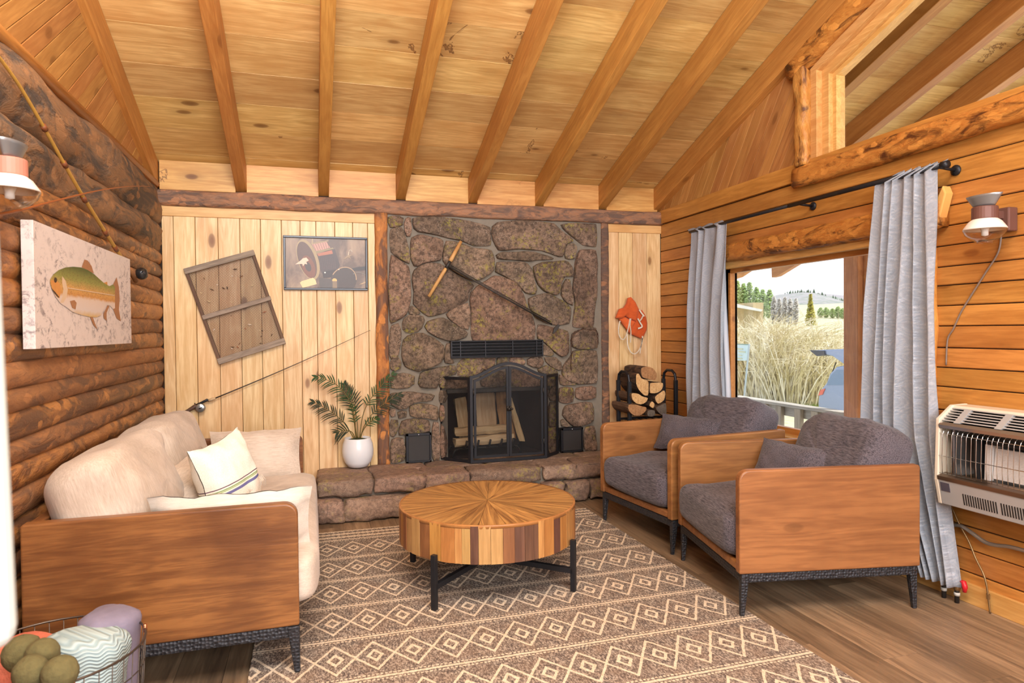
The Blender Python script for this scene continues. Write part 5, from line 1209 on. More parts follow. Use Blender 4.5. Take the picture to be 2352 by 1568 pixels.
cl = curtain([(1589, 528), (1586, 700), (1582, 960), (1582, 1100)], [(1667, 512), (1664, 700), (1660, 960), (1660, 1100)], 3.4, .03, 4.0, 'narrow pale curtain hanging left of the window above the far armchair', 2.105, 80)
lin_ = MB(); l0, l1 = at(1664, 600, 0, XC + .05), at(1668, 600, 0, XC + .05)
P0 = [at(a, b, 0, XC + .055) for a, b in ((1666, 560), (1670, 700), (1678, 850), (1682, 960), (1682, 1100))]
def fn(u, v):
    k = v * 4; i = min(3, int(k)); p = P0[i].lerp(P0[i + 1], k - i); return Vector((XC + .05 + .006 * math.sin(u * 9), p.y + .10 * (1 - u), p.z))
o = obj('white_liner', lin_.grid(fn, 16, 24), plain('white_liner', lin(226, 230, 238), .9), cl, smooth=True, label='smooth white liner'); o.location = rel(cl)
# rod
ra, rb = Vector((XC, 2.44, 2.085)), Vector((XC, 4.64, 2.085))
rod = empty('curtain_rod', (XC, 3.5, 2.085), label='long black metal curtain rod over the lower window', cat='curtain rod')
WT('thin_tube', [Vector((XC, 3.45, 2.085)), rb], .010, M_black, rod, 12); WT('thick_tube', [ra, Vector((XC, 3.5, 2.085))], .0125, M_black, rod, 12)
for y in (2.45, 3.40, 4.62):
    mb = MB().tube([(XC, y, 2.078), (XR - .012, y, 2.07)], .008, 8); mb.lathe([(.001, 0), (.026, 0), (.026, .006), (.012, .012), (.001, .012)], 16, M=Matrix.Translation((XR - .006, y, 2.07)) @ Matrix.Rotation(R_(-90), 4, 'Y')); o = obj('wall_bracket', mb, M_black, rod, smooth=True); o.location = rel(rod)
WT('end_cap', [ra + Vector((0, -.03, 0)), ra + Vector((0, .002, 0))], .018, M_black, rod, 14)
# ------------------------------------------------------------------ wall gas heater
HYL = at(2147, 1000, 0, 2.81).y; HYR = 1.55
ht = empty('gas_heater', (2.9, (HYL + HYR) / 2, .7), label='cream wall-mounted gas heater with wire guard at the right edge', cat='heater')
M_cream = plain('cream_enamel', lin(226, 212, 190), .35); M_gry = plain('grey_enamel', lin(166, 164, 162), .4, nz=.06, ns=12); M_refl = plain('reflector_metal', lin(188, 186, 184), .22, .9)
M_hblk = plain('heater_black', lin(24, 22, 22), .6); M_cer = plain('ceramic_panel', lin(214, 206, 200), .8, nz=.1, ns=160, bump=.6)
ZT, ZB = .935, .475
def HP(name, pts, y0, y1, mat, root=ht, **k): o = obj(name, MB().prism(pts, lambda u, v: Vector((u, y0, v)), lambda u, v: Vector((u, y1, v))), mat, root, **k); o.location = rel(root) if root is ht else (0, 0, 0); return o
side = [(XR - .008, ZT + .015), (2.90, ZT + .012), (2.815, ZT - .05), (2.805, .60), (2.83, ZB + .01), (XR - .008, ZB)]
HP('side_casing', side, HYL, HYL - .02, M_cream, bevel=.004); HP('back_casing', [(XR - .008, ZT), (2.965, ZT), (2.965, ZB), (XR - .008, ZB)], HYL - .02, HYR, M_refl)
HP('top_casing', [(XR - .01, ZT + .012), (2.905, ZT + .01), (2.895, ZT - .004), (XR - .01, ZT - .004)], HYL - .02, HYR, M_cream)
def xz(t): return (2.897 + (2.82 - 2.897) * t, ZT + (ZT - .062 - ZT) * t)
for k in range(6):
    a, b = xz(k / 6), xz((k + .42) / 6); HP('louvre', [a, b, (b[0] + .03, b[1] - .004), (a[0] + .03, a[1] - .004)], HYL - .02, HYR, M_gry)
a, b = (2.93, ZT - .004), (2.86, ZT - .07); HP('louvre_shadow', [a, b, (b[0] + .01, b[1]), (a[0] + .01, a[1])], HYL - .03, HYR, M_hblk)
for k in range(3): 
    y1 = HYL - .085 - k * .19; a, b = xz(.02), xz(.98); HP('louvre_web', [(a[0] - .002, a[1] + .002), (b[0] - .002, b[1]), (b[0] + .02, b[1]), (a[0] + .02, a[1])], y1, y1 - .03, M_gry)
HP('brow', [(2.822, ZT - .062), (2.808, ZT - .075), (2.812, ZT - .09), (2.85, ZT - .09)], HYL - .02, HYR, M_refl)
HP('hood_reflector', [(2.83, ZT - .09), (2.96, ZT - .14), (2.965, ZT - .09), (2.85, ZT - .085)], HYL - .06, HYR, M_refl)
HP('lower_panel', [(2.806, .605), (2.83, ZB + .012), (2.96, ZB + .002), (2.96, .60), (2.84, .625)], HYL - .02, HYR, M_gry, bevel=.003)
HP('trim_strip', [(2.80, .622), (2.803, .604), (2.85, .61), (2.85, .635)], HYL - .02, HYR, plain('bronze_trim', lin(120, 98, 80), .3, .7))
HP('inner_wall', [(2.83, .63), (2.96, .63), (2.96, .84), (2.83, .84)], HYL - .075, HYL - .085, M_refl)
HP('column', [(2.86, .63), (2.90, .63), (2.90, .85), (2.86, .85)], HYL - .045, HYL - .065, M_hblk); HP('column', [(2.86, .63), (2.91, .63), (2.91, .85), (2.86, .85)], HYL - .155, HYL - .17, M_hblk)
for k in range(2):
    ya = HYL - .215 - k * .21; HP('ceramic_radiant', [(2.895, .64), (2.935, .64), (2.935, .775), (2.91, .775)], ya, ya - .17, M_cer); HP('radiant_post', [(2.88, .63), (2.905, .63), (2.91, .79), (2.885, .79)], ya + .028, ya + .004, M_cer)
HP('radiant_top', [(2.88, .79), (2.94, .785), (2.94, .85), (2.89, .83)], HYL - .19, HYR, M_hblk)
for k in range(30):
    y = HYL - .035 - k * .0235
    if y < HYR: break
    mb = MB().tube([(2.85, y, .852), (2.822, y - .002, .832), (2.816, y, .815), (2.812, y, .70), (2.816, y, .632)], .0017, 5); o = obj('guard_wire', mb, M_chrome, ht, smooth=True); o.location = rel(ht)
for z, x in ((.852, 2.85), (.82, 2.817), (.715, 2.812), (.634, 2.816)):
    mb = MB().tube([(x, HYL - .02, z), (x, HYR, z)], .002, 5); o = obj('guard_rail', mb, M_chrome, ht, smooth=True); o.location = rel(ht)
lp0, lp1 = Vector((2.806, 0, .605)), Vector((2.83, 0, ZB + .012))
def LP(t): p = lp0.lerp(lp1, t); return p
HP('rating_plate', [(LP(.1).x - .002, LP(.1).z), (LP(.45).x - .002, LP(.45).z), (LP(.45).x + .01, LP(.45).z), (LP(.1).x + .01, LP(.1).z)], HYL - .03, HYL - .075, plain('rating_plate', lin(84, 80, 90), .4))
for k in range(32):
    y = HYL - .135 - k * .0115 - (.012 if k > 13 else 0); a, b = LP(.38), LP(.82)
    HP('vent_slot', [(a.x - .0012, a.z), (b.x - .0012, b.z), (b.x + .01, b.z), (a.x + .01, a.z)], y, y - .005, M_hblk)
# pipes and lines below
def along(P, k=6):
    dn = []; n = len(P)
    for i in range(n - 1):
        for q in range(k):
            t = q / k; p0, p1, p2_, p3 = P[max(0, i - 1)], P[i], P[i + 1], P[min(n - 1, i + 2)]
            dn.append(.5 * ((2 * p1) + (p2_ - p0) * t + (2 * p0 - 5 * p1 + 4 * p2_ - p3) * t * t + (3 * p1 - p0 - 3 * p2_ + p3) * t ** 3))
    return dn + [P[-1]]
ZM = lambda x, y, X=2.96: at(2100 + .357 * x, 900 + .357 * y, 0, X)
P = along([ZM(190, 960), ZM(200, 890), ZM(240, 860), ZM(300, 862), ZM(370, 905), ZM(450, 962), ZM(520, 985), ZM(610, 995), ZM(706, 1020), ZM(800, 1050)], 26)
hose = empty('flex_hose', P[40], label='grey corrugated metal hose curving along the wall under the heater', cat='hose')
WT('corrugated_hose', P, [.0095 if i % 2 else .0080 for i in range(len(P))], plain('galvanised', lin(176, 168, 156), .35, .7), hose, 10)
P = along([ZM(200, 660), ZM(240, 740), ZM(290, 850), ZM(350, 960), ZM(395, 1070), ZM(440, 1160), ZM(462, 1230), ZM(475, 1310), ZM(488, 1418)], 8); P[-1].z = .004
gl = empty('gas_line', P[20], label='thin brass gas line running down the wall to the floor', cat='pipe')
M_brass = plain('dull_brass', lin(150, 122, 84), .4, .8); WT('tube', P, .0042, M_brass, gl, 8); a = ZM(475, 1300); WT('flare_fitting', [a, a + Vector((0, .0, -.022))], .0085, M_brass, gl, 6, smooth=False)
for lab, px, red in (('dark iron pipe stub below the right curtain hem', 2168, 0), ('brass shut-off valve pipe with red handle below the curtain', 2198, 1)):
    p = at(px, 1372 if not red else 1384, 2, 0); pp = empty('valve_pipe' if red else 'pipe_stub', (p.x, p.y, .001), label=lab, cat='pipe'); h = .14 if not red else .17
    obj('pipe', MB().tube([(0, 0, 0), (0, 0, h)], .0105, 12), M_iron, pp, smooth=True); obj('collar', MB().tube([(0, 0, .035), (0, 0, .05)], .0135, 12), plain('collar_grey', lin(190, 186, 176), .5), pp, smooth=True)
    if red:
        obj('valve_body', MB().tube([(0, 0, .06), (0, 0, .075), (0, 0, .1), (0, 0, .125)], [.0125, .016, .016, .012], 10), M_brass, pp, smooth=True)
        obj('valve_handle', MB().tube([(.0, -.016, .112), (0, -.034, .11), (0, -.04, .09), (0, -.038, .065)], [.006, .012, .013, .009], 8), plain('red_vinyl', lin(200, 30, 40), .4), pp, smooth=True)
# ------------------------------------------------------------------ gas wall lamps
M_lb = plain('lamp_brown', lin(110, 74, 64), .5, .2); M_lb2 = plain('lamp_terracotta', lin(196, 128, 108), .5); M_lw = plain('lamp_shade_white', lin(238, 226, 214), .35)
def lglass():
    t = NT('lamp_glass'); g = t.n('BsdfGlossy'); tr = t.n('BsdfTransparent'); mx = t.n('MixShader'); lw = t.n('LayerWeight'); g.inputs['Roughness'].default_value = .05; lw.inputs['Blend'].default_value = .25
    tr.inputs[0].default_value = (.93, .90, .86, 1); t.l(lw.outputs['Facing'], mx.inputs[0]); t.l(tr.outputs[0], mx.inputs[1]); t.l(g.outputs[0], mx.inputs[2]); t.l(mx.outputs[0], t.out.inputs[0]); return t.m
M_lg = lglass()
def gaslamp(c, side, lab, brown, sc=1.0):
    """c: centre of the glass rim; side=+1 wall at +x"""
    L = empty('gas_lamp', c, label=lab, cat='lamp'); L.scale = (sc,) * 3
    obj('burner_housing', MB().lathe([(.001, .045), (.048, .045), (.050, .05), (.050, .098), (.046, .102), (.001, .102)], 28), brown, L, smooth=False, bevel=.002)
    obj('white_shade', MB().lathe([(.048, .047), (.062, .036), (.082, .006), (.083, .0), (.079, .002), (.058, .03), (.04, .042)], 32, cap=False), M_lw, L, smooth=True)
    obj('glass_globe', MB().lathe([(.083, .0), (.074, -.022), (.05, -.044), (.032, -.052), (.030, -.056), (.032, -.058)], 32, cap=False), M_lg, L, smooth=True)
    obj('mantle', MB().lathe([(.001, .02), (.022, .02), (.018, .008), (.0135, -.004), (.0135, -.024), (.001, -.028)], 16), plain('mantle_white', lin(240, 240, 240), .8), L, smooth=True)
    def fn(u, v): a = (u - .5) * 2.4; r = .062 + .03 * v; return Vector((math.sin(a) * r * .95, -.018 + math.cos(a) * .0 + (u - .5) * .0 - .03 + .06 * (1 - math.cos(a)) * .9, .104 + .045 * v - .012 * (1 - math.cos(a))))
    def fn2(u, v): a = math.pi * (u - .5) * 1.0; r = .045 + .035 * v; return Vector((-side * math.cos(a) * r * .55 - side * .0, math.sin(a) * r, .102 + .05 * v))
    o = obj('heat_deflector', MB().grid(fn2, 16, 5), plain('deflector_grey', lin(150, 152, 154), .35, .6), L, smooth=True); m = o.modifiers.new('t', 'SOLIDIFY'); m.thickness = .002
    ws = abs((XR - .006 if side > 0 else XL + .02) - c[0]) / sc
    obj('bracket_arm', MB().box((side * .046 if side > 0 else -ws + .05, -.018, .05), (ws - .05 if side > 0 else -.046, .018, .085)), brown, L, bevel=.003)
    b = obj('wall_box', MB().box((side * ws - (.055 if side > 0 else 0), -.04, -.005), (side * ws + (0 if side > 0 else .055), .05, .1)), brown, L, bevel=.006)
    return L
lc = at(2262, 528, 0, 2.85); gl_ = gaslamp(lc, 1, 'brown gas lamp with clear glass on the right plank wall', M_lb)
lc2 = at(22, 438, 0, XL + .14); gaslamp(lc2, -1, 'gas lamp with terracotta collar on the log wall at the left edge', M_lb2, 1.0)
Z5 = lambda x, y, X=XR - .008: at(2120 + .1658 * x, 440 + .1658 * y, 0, X)
P = along([Z5(1085, 590), Z5(1060, 780), Z5(1000, 920), Z5(880, 1100), Z5(760, 1290), Z5(640, 1480), Z5(520, 1680), Z5(420, 1900), Z5(340, 2050), Z5(320, 2400)], 5)
hs_ = empty('gas_tube', P[10], label='thin grey tube hanging from the right gas lamp down the wall', cat='tube'); WT('tube', P, .004, plain('tube_grey', lin(130, 112, 100), .5), hs_, 8)
# ------------------------------------------------------------------ canvas fish print on the log wall
XP = -.955
c0, c1, c2, c3 = at(76, 508, 0, XP), at(296, 592, 0, XP), at(305, 787, 0, XP), at(82, 803, 0, XP)
y0, y1, z0, z1 = (c0.y + c3.y) / 2, (c1.y + c2.y) / 2, (c2.z + c3.z) / 2, (c0.z + c1.z) / 2
def canvas_mat():
    t = NT('distressed_canvas'); v = t.coords(rnd=False); mp = t.n('Mapping'); mp.inputs['Scale'].default_value = (1, .7, 1); t.l(v, mp.inputs['Vector']); n = t.noise(mp.outputs[0], 26, 7, .78, .6); m = t.noise(v, 5, 3)
    f = t.math('MULTIPLY', t.ramp(n, (.51, 0.0), (.60, 1.0)), t.ramp(m, (.42, 0.15), (.6, 1.0))); return t.fin(t.mix(t.math('MULTIPLY', f, .75), lin(228, 216, 210), lin(104, 92, 98)), .8)
cv = empty('fish_canvas', (XP, (y0 + y1) / 2, (z0 + z1) / 2), label='distressed white canvas print of a green and gold fish', cat='picture')
W('canvas', MB().box((XP - .04, y0, z0), (XP, y1, z1)), canvas_mat(), cv, bevel=.002)
FXY = lambda a, b: (y0 + (y1 - y0) * ((a - 285) / (1155 + (b - 600) * .06 - 285)), None)
def fpnt(a, b, k):
    px, py = a * .2552, 440 + b * .2552; p = at(px, py, 0, XP + .0012 + k * .0006); return p
fl_ = [0]
def fart(name, pts, mat, par=None):
    fl_[0] += 1; mb = MB(); P = [fpnt(a, b, fl_[0] * .3) for a, b in pts]; mb.add(P, [tuple(range(len(P)))]); o = obj(name, mb, mat, cv, fixn=False); o.location = rel(cv); return o
def fish_mat():
    t = NT('fish_ink'); v = t.coords(rnd=False); s_ = t.n('SeparateXYZ'); t.l(v, s_.inputs[0]); zt, zb_ = fpnt(650, 680, 0).z, fpnt(850, 1125, 0).z
    k = t.math('DIVIDE', t.math('SUBTRACT', s_.outputs[2], zb_), zt - zb_); k = t.math('ADD', k, t.math('MULTIPLY', t.math('SUBTRACT', t.noise(v, 30, 4), .5), .12))
    col = t.ramp(k, (.0, lin(214, 180, 120)), (.12, lin(222, 208, 200)), (.36, lin(226, 206, 190)), (.43, lin(206, 150, 84)), (.56, lin(214, 166, 96)), (.62, lin(196, 160, 92)), (.76, lin(150, 150, 78)), (1.0, lin(92, 102, 52)))
    sp = t.vor(v, 110); col = t.mix(t.math('MULTIPLY', t.ramp(sp, (.2, .75), (.32, 0.0)), t.ramp(k, (.38, 0.0), (.46, 1.0))), col, lin(110, 72, 38)); return t.fin(col, .7)
M_fish = fish_mat(); M_fin = plain('fin_ink', lin(172, 122, 84), .7, nz=.3, ns=120); M_gill = plain('gill_ink', lin(222, 196, 164), .7); M_ink = plain('dark_ink', lin(74, 56, 40), .7); M_or2 = plain('orange_ink', lin(214, 150, 80), .7, nz=.15)
fart('fin', [(735, 680), (760, 610), (790, 620), (825, 670), (845, 735), (790, 710)], M_fin); fart('fin', [(935, 820), (965, 810), (968, 845), (950, 840)], M_or2)
fart('fin', [(1020, 830), (1050, 770), (1070, 860), (1078, 960), (1070, 1060), (1088, 1165), (1050, 1140), (1020, 1060), (1030, 940)], M_fin)
fart('fin', [(800, 1100), (830, 1110), (850, 1170), (878, 1240), (840, 1200)], M_fin); fart('fin', [(930, 1100), (970, 1020), (985, 1030), (960, 1090), (960, 1160), (935, 1140)], M_fin)
fart('body', [(452, 790), (480, 745), (530, 705), (590, 682), (660, 675), (730, 682), (790, 705), (850, 745), (900, 790), (940, 825), (985, 850), (1020, 835), (1035, 860), (1035, 1050), (1015, 1055), (990, 1025), (960, 1022), (935, 1060), (910, 1110), (870, 1130), (800, 1125), (720, 1105), (650, 1080), (600, 1040), (545, 1005), (500, 945), (470, 880), (450, 820)], M_fish)
fart('gill', [(560, 760), (590, 800), (610, 880), (600, 950), (570, 1000), (540, 1000), (560, 950), (570, 880), (560, 820)], M_gill); fart('cheek', [(455, 800), (500, 790), (540, 830), (550, 900), (535, 960), (505, 940), (470, 870)], M_or2); fart('mouth', [(458, 862), (500, 905), (535, 950), (525, 955), (490, 915)], M_ink)
fart('eye', [(500 + 14 * math.cos(i * .52), 795 + 24 * math.sin(i * .52)) for i in range(12)], M_ink); fart('pectoral_fin', [(630, 985), (670, 975), (690, 1000), (680, 1060), (650, 1045)], M_fin); fart('lateral_line', [(610, 862), (1030, 930), (1030, 938), (610, 870)], M_gill)
# ------------------------------------------------------------------ rods on the log wall
XQ = -.968
def RP(px, py, X=XQ): return at(px, py, 0, X)
r1 = empty('bamboo_rod', RP(175, 390), label='thick bamboo fishing rod with dark reel slanting down the log wall', cat='fishing rod')
PB = [RP(-30, 95), RP(40, 190), RP(98, 288), RP(145, 372), RP(190, 450), RP(240, 530), RP(292, 612)]; M_bam = plain('bamboo', lin(190, 146, 66), .4, nz=.25, ns=30)
dn = along(PB, 8); WT('bamboo_shaft', dn, [.0055 + .004 * i / len(dn) for i in range(len(dn))], M_bam, r1, 10); WT('grip', [RP(291, 611), RP(312, 645)], [.012, .013], plain('rod_grip', lin(140, 96, 60), .6), r1)
for a, b in ((98, 288), (145, 372), (190, 452), (239, 529), (262, 565)): p = RP(a, b); WT('wrap', [p, p + (RP(a + 6, b + 10) - p)], .0115, plain('rod_wrap', lin(120, 66, 36), .4), r1)
p = RP(313, 628); obj('reel', MB().lathe([(.001, -.03), (.02, -.03), (.03, -.02), (.032, 0), (.03, .02), (.02, .03), (.001, .03)], 20, M=Matrix.Translation(p - r1.location + Vector((.028, 0, 0))) @ Matrix.Rotation(R_(30), 4, 'X')), plain('reel_dark', lin(84, 86, 88), .25, .8), r1, smooth=True)
WT('reel_handle', [p + Vector((.03, -.02, .0)), p + Vector((.045, -.05, .01))], .004, M_black, r1)
r2 = empty('thin_rod', RP(170, 452), label='thin brown fishing rod curving level across the upper log wall', cat='fishing rod')
dn = along([RP(-40, 498, -.96), RP(40, 484, -.96), RP(140, 458, -.96), RP(230, 437, -.96), RP(300, 428, -.96), RP(345, 428, -.96)], 6); WT('rod_blank', dn, [.006 - .0042 * i / len(dn) for i in range(len(dn))], plain('rod_brown', lin(150, 84, 44), .4), r2, 8)
# ------------------------------------------------------------------ wire basket with throws and moss balls
bc = Vector((-.735, 2.215, 0)); BRr = .245; BH = .405
bk = empty('wire_basket', bc, label='round dark wire basket of rolled throws in the lower left corner', cat='basket')
M_wr = plain('basket_wire', lin(96, 86, 78), .4, .8)
for k, z in enumerate((.012, .09, .17, .25, .33, BH)):
    r_ = BRr * (.9 + .1 * z / BH); obj('ring_wire', MB().tube([(r_ * math.cos(i * R_(10)), r_ * math.sin(i * R_(10)), z) for i in range(36)], .0035 if z == BH else .0018, 6, closed=True), M_wr, bk, smooth=True)
for k in range(40):
    a = R_(9 * k); obj('upright_wire', MB().tube([(BRr * .9 * math.cos(a), BRr * .9 * math.sin(a), .01), (BRr * math.cos(a), BRr * math.sin(a), BH)], .0016, 5), M_wr, bk, smooth=True)
mb = MB()
for k in range(8): mb.tube([(-BRr * .9 * math.cos(R_(22.5 * k)), -BRr * .9 * math.sin(R_(22.5 * k)), .01), (BRr * .9 * math.cos(R_(22.5 * k)), BRr * .9 * math.sin(R_(22.5 * k)), .01)], .002, 5)
obj('bottom_wire', mb, M_wr, bk)
for a in (20, 60, 300, 150): obj('copper_clip', MB().tube([(BRr * math.cos(R_(a)), BRr * math.sin(R_(a)), BH - .012), (BRr * math.cos(R_(a)), BRr * math.sin(R_(a)), BH + .012)], .0055, 8), plain('copper', lin(214, 140, 100), .25, .9), bk, smooth=True)
def roll(name, lab, c, r_, L, axis, mat, seed, spiral=True, sq=1.0):
    ax = Vector(axis).normalized(); u = ax.orthogonal().normalized(); w_ = ax.cross(u); c = Vector(c)
    def fn(a, v):
        th = 2 * math.pi * a; e = min(v, 1 - v) * L; rr = r_ * (1 - (max(0, .03 - e) / .03) ** 2 * .35) * (1 + .10 * fbm((math.cos(th) * 1.4 + seed, math.sin(th) * 1.4, v * 2), 4)) * (1 + .06 * math.sin(th * 3 + seed))
        return c + ax * ((v - .5) * L) + u * math.cos(th) * rr + w_ * math.sin(th) * rr * sq
    mb = MB().grid(fn, 40, 26, closed_u=True); mb.f.append(tuple(range(39, -1, -1))); mb.mi.append(0); b = 26 * 40; mb.f.append(tuple(b + k for k in range(40))); mb.mi.append(0)
    return obj(name, mb, mat, smooth=True, label=lab, cat='throw', group='rolled throws in the wire basket')
def wavy_mat():
    t = NT('aqua_ripple_knit'); v = t.coords(rnd=False); s_ = t.n('SeparateXYZ'); t.l(v, s_.inputs[0]); zz = t.math('ADD', t.math('MULTIPLY', s_.outputs[2], 640.0), t.math('MULTIPLY', t.math('SINE', t.math('MULTIPLY', t.math('ADD', s_.outputs[0], s_.outputs[1]), 95.0)), 2.4))
    f = t.math('MULTIPLY_ADD', t.math('SINE', zz), .5, .5); t.bump(f, .8, .004); return t.fin(t.mix(f, lin(150, 170, 174), lin(180, 198, 198)), .95, spec=.1)
roll('rolled_throw', 'aqua ripple-knit throw in the basket', bc + Vector((.075, -.005, .235)), .115, .42, (.12, .1, 1), wavy_mat(), 1)
roll('rolled_throw', 'lavender grey plush throw behind the aqua one in the basket', bc + Vector((.11, .13, .24)), .085, .43, (.05, .0, 1), plain('lavender_plush', lin(128, 120, 138), .95, nz=.3, ns=18, bump=.6), 4)
roll('rolled_throw', 'coral chunky knit throw at the left of the basket', bc + Vector((-.10, .09, .21)), .095, .40, (.0, .05, 1), plain('coral_knit', lin(214, 118, 92), .95, nz=.35, ns=60, bump=1), 6)
M_moss = plain('moss_ball', lin(104, 96, 60), .95, nz=.35, ns=60, bump=1)
for k, (dx, dy, z, r_, lab) in enumerate(((-.055, -.045, .36, .042, 'olive moss ball, highest one in the basket'), (-.12, -.11, .33, .042, 'olive moss ball at the front left of the basket'), (-.01, -.135, .33, .044, 'olive moss ball at the front right of the basket'), (-.165, -.03, .345, .05, 'olive moss ball half hidden by the white door edge'))):
    mb = MB().grid(lambda u, v: Vector((math.cos(2 * math.pi * u) * math.sin(math.pi * (v * .998 + .001)), math.sin(2 * math.pi * u) * math.sin(math.pi * (v * .998 + .001)), math.cos(math.pi * v))) * r_ * (1 + .05 * fbm((u * 9, v * 9, k), 3)), 24, 14, closed_u=True)
    o = obj('moss_ball', mb, M_moss, smooth=True, label=lab, cat='decoration', group='moss balls in the wire basket'); o.location = at(*((97, 1502), (70, 1542), (138, 1545), (52, 1500))[k], 1, (2.10, 2.02, 2.0, 2.14)[k])
# ------------------------------------------------------------------ refrigerator with its upper door standing open at the left edge
e = at(38, 900, 1, .82); zb_ = at(52, 1512, 1, .82).z; zt_ = 1.72
rf = empty('refrigerator', (-.93, .25, 0), label='white refrigerator whose open door edge shows at the far left', cat='refrigerator')
M_wh = plain('white_enamel', lin(196, 206, 202), .35)
rx0, rx1, ry0, ry1 = -.96, -.50, -.40, .22
W('cabinet_body', MB().box((rx0, ry0, 0), (rx1, ry1, zt_)), M_wh, rf, bevel=.02)
W('lower_door', MB().box((rx0, ry1 + .004, .05), (rx1, ry1 + .05, zb_ - .012)), M_wh, rf, bevel=.015) if False else None
hx_, hy_ = e.x + .024, e.y
d0 = Vector((rx0 + .02, ry1 + .01, 0)); d1 = Vector((hx_, hy_, 0)); dd = (d1 - d0); L = dd.length; an = math.atan2(dd.y, dd.x)
dr = obj('open_door', MB().box((0, 0, zb_), (L, .055, zt_)), M_wh, rf, bevel=.022, bseg=4); dr.location = d0 - rf.location; dr.rotation_euler = (0, R_(-1.2), an)
# ------------------------------------------------------------------ porch and outdoors
M_deck = wood('grey_deck_wood', lin(206, 200, 186), lin(160, 152, 140), 1, .2, .2, .8, 30); M_deckv = wood('grey_baluster_wood', lin(200, 186, 164), lin(150, 140, 122), 2, .2, .3, .8, 30)
M_post = wood('cedar_post', lin(220, 152, 96), lin(176, 112, 66), 2, .2, .1, .5, 26)
XPR = 4.75; deck = obj('porch_deck', MB().box((T1 + .01, .2, -.18), (XPR + .25, 8.2, -.05)), M_deck, kind='structure')
pz = at(1965, 900, 0, XPR - .1); post = empty('porch_post', (XPR - .1, pz.y, -.05), label='reddish square porch post outside the window', cat='post')
py0, py1, py2 = at(1937, 800, 0, XPR - .1).y, at(1972, 800, 0, XPR - .1).y, at(1990, 800, 0, XPR - .05).y
W('timber', MB().box((XPR - .1, py1 + .003, -.05), (XPR + .02, py0, 2.18)), M_post, post, bevel=.008); W('timber', MB().box((XPR - .05, py1 - .09, -.05), (XPR + .05, py1, 2.18)), M_post, post, bevel=.008)
zbm = at(1930, 582, 0, XPR).z
bm_ = empty('porch_beam', (XPR, 3, 2.2), label='weathered porch eave beam over the outside post', cat='beam'); W('beam', MB().box((XPR - .06, .3, zbm + .02), (XPR + .06, at(1865, 585, 0, XPR).y + .6, zbm + .19)), M_deck, bm_, bevel=.006)
# exposed rafter tails left of the beam
tails = empty('rafter_tails', (XPR, 6, 2.3), label='two sawn rafter tails under the porch eave at upper left of the window', cat='rafter')
for (pts) in (((1775, 603), (1776, 637), (1788, 634), (1860, 590)), ((1686, 615), (1687, 640), (1700, 636), (1745, 606))):
    q = [at(a, b, 0, XPR + .35) for a, b in pts]; q.append(Vector((q[0].x, q[-1].y - .2, q[-1].z + .2))); q.append(Vector((q[0].x, q[0].y, q[0].z + .14)))
    mb = MB().prism([(p.y, p.z) for p in q], lambda u, v: Vector((XPR + .33, u, v)), lambda u, v: Vector((XPR + .39, u, v))); W('tail', mb, M_rafter, tails)
# railing
rz_ = at(1690, 908, 0, XPR).z; yl, yr = at(1690, 908, 0, XPR).y, at(1937, 945, 0, XPR).y
rail = empty('porch_railing', (XPR, (yl + yr) / 2, rz_), label='weathered grey wooden porch railing seen through the window', cat='railing')
W('top_rail', MB().box((XPR - .07, yr - .4, rz_ - .03), (XPR + .06, yl, rz_)), M_deck, rail, bevel=.004); W('under_rail', MB().box((XPR - .02, yr - .4, rz_ - .13), (XPR + .02, yl, rz_ - .032)), M_deck, rail, bevel=.003)
W('bottom_rail', MB().box((XPR - .02, yr - .4, .05), (XPR + .02, yl, .13)), M_deck, rail)
for px in (1704, 1722, 1752, 1788, 1832, 1871, 1915, 1948):
    y = at(px, 930, 0, XPR - .06).y; W('baluster', MB().box((XPR - .065, y - .045, -.05), (XPR - .022, y + .045, rz_ - .032)), M_deckv, rail, bevel=.003)
# diagonal boards bracing the second, darker porch post
bp = empty('porch_bracket', (XPR + .3, pz.y - .5, 1), label='dark weathered porch post with bracket boards behind the front post', cat='post')
y = at(1999, 800, 0, XPR + .3).y
for (a, b) in (((1985, 652), (2010, 645)), ((1985, 715), (2012, 690))):
    p, q = at(*a, 0, XPR + .3), at(*b, 0, XPR + .3); W('bracket_board', MB().tube([p, q + (q - p) * 2], .025, 4), M_deck, bp)
W('upright', MB().box((XPR + .26, at(1994, 800, 0, XPR + .3).y - .06, -.05), (XPR + .34, at(1994, 800, 0, XPR + .3).y + .03, 1.75)), M_deck, bp)
# ground, hills
GZ = -1.55
def ground_mat():
    t = NT('dry_grass_ground'); v = t.coords(rnd=False); n = t.noise(v, .35, 5, .6); n2 = t.noise(v, 3, 5, .7); f = t.math('ADD', t.math('MULTIPLY', n, .6), t.math('MULTIPLY', n2, .4))
    return t.fin(t.ramp(f, (.4, lin(176, 172, 136)), (.5, lin(200, 190, 162)), (.6, lin(160, 172, 110))), .95)
def gz(x, y):
    r = math.hypot(x, y); return GZ + max(0, r - 34) * .055 + .12 * mnoise.noise(Vector((x * .1, y * .1, 0)))
g = MB().grid(lambda u, v: Vector((5.4 + 150 * u ** 1.6, -40 + 190 * v, gz(5.4 + 150 * u ** 1.6, -40 + 190 * v))), 60, 60); obj('ground', g, ground_mat(), smooth=True, kind='structure')
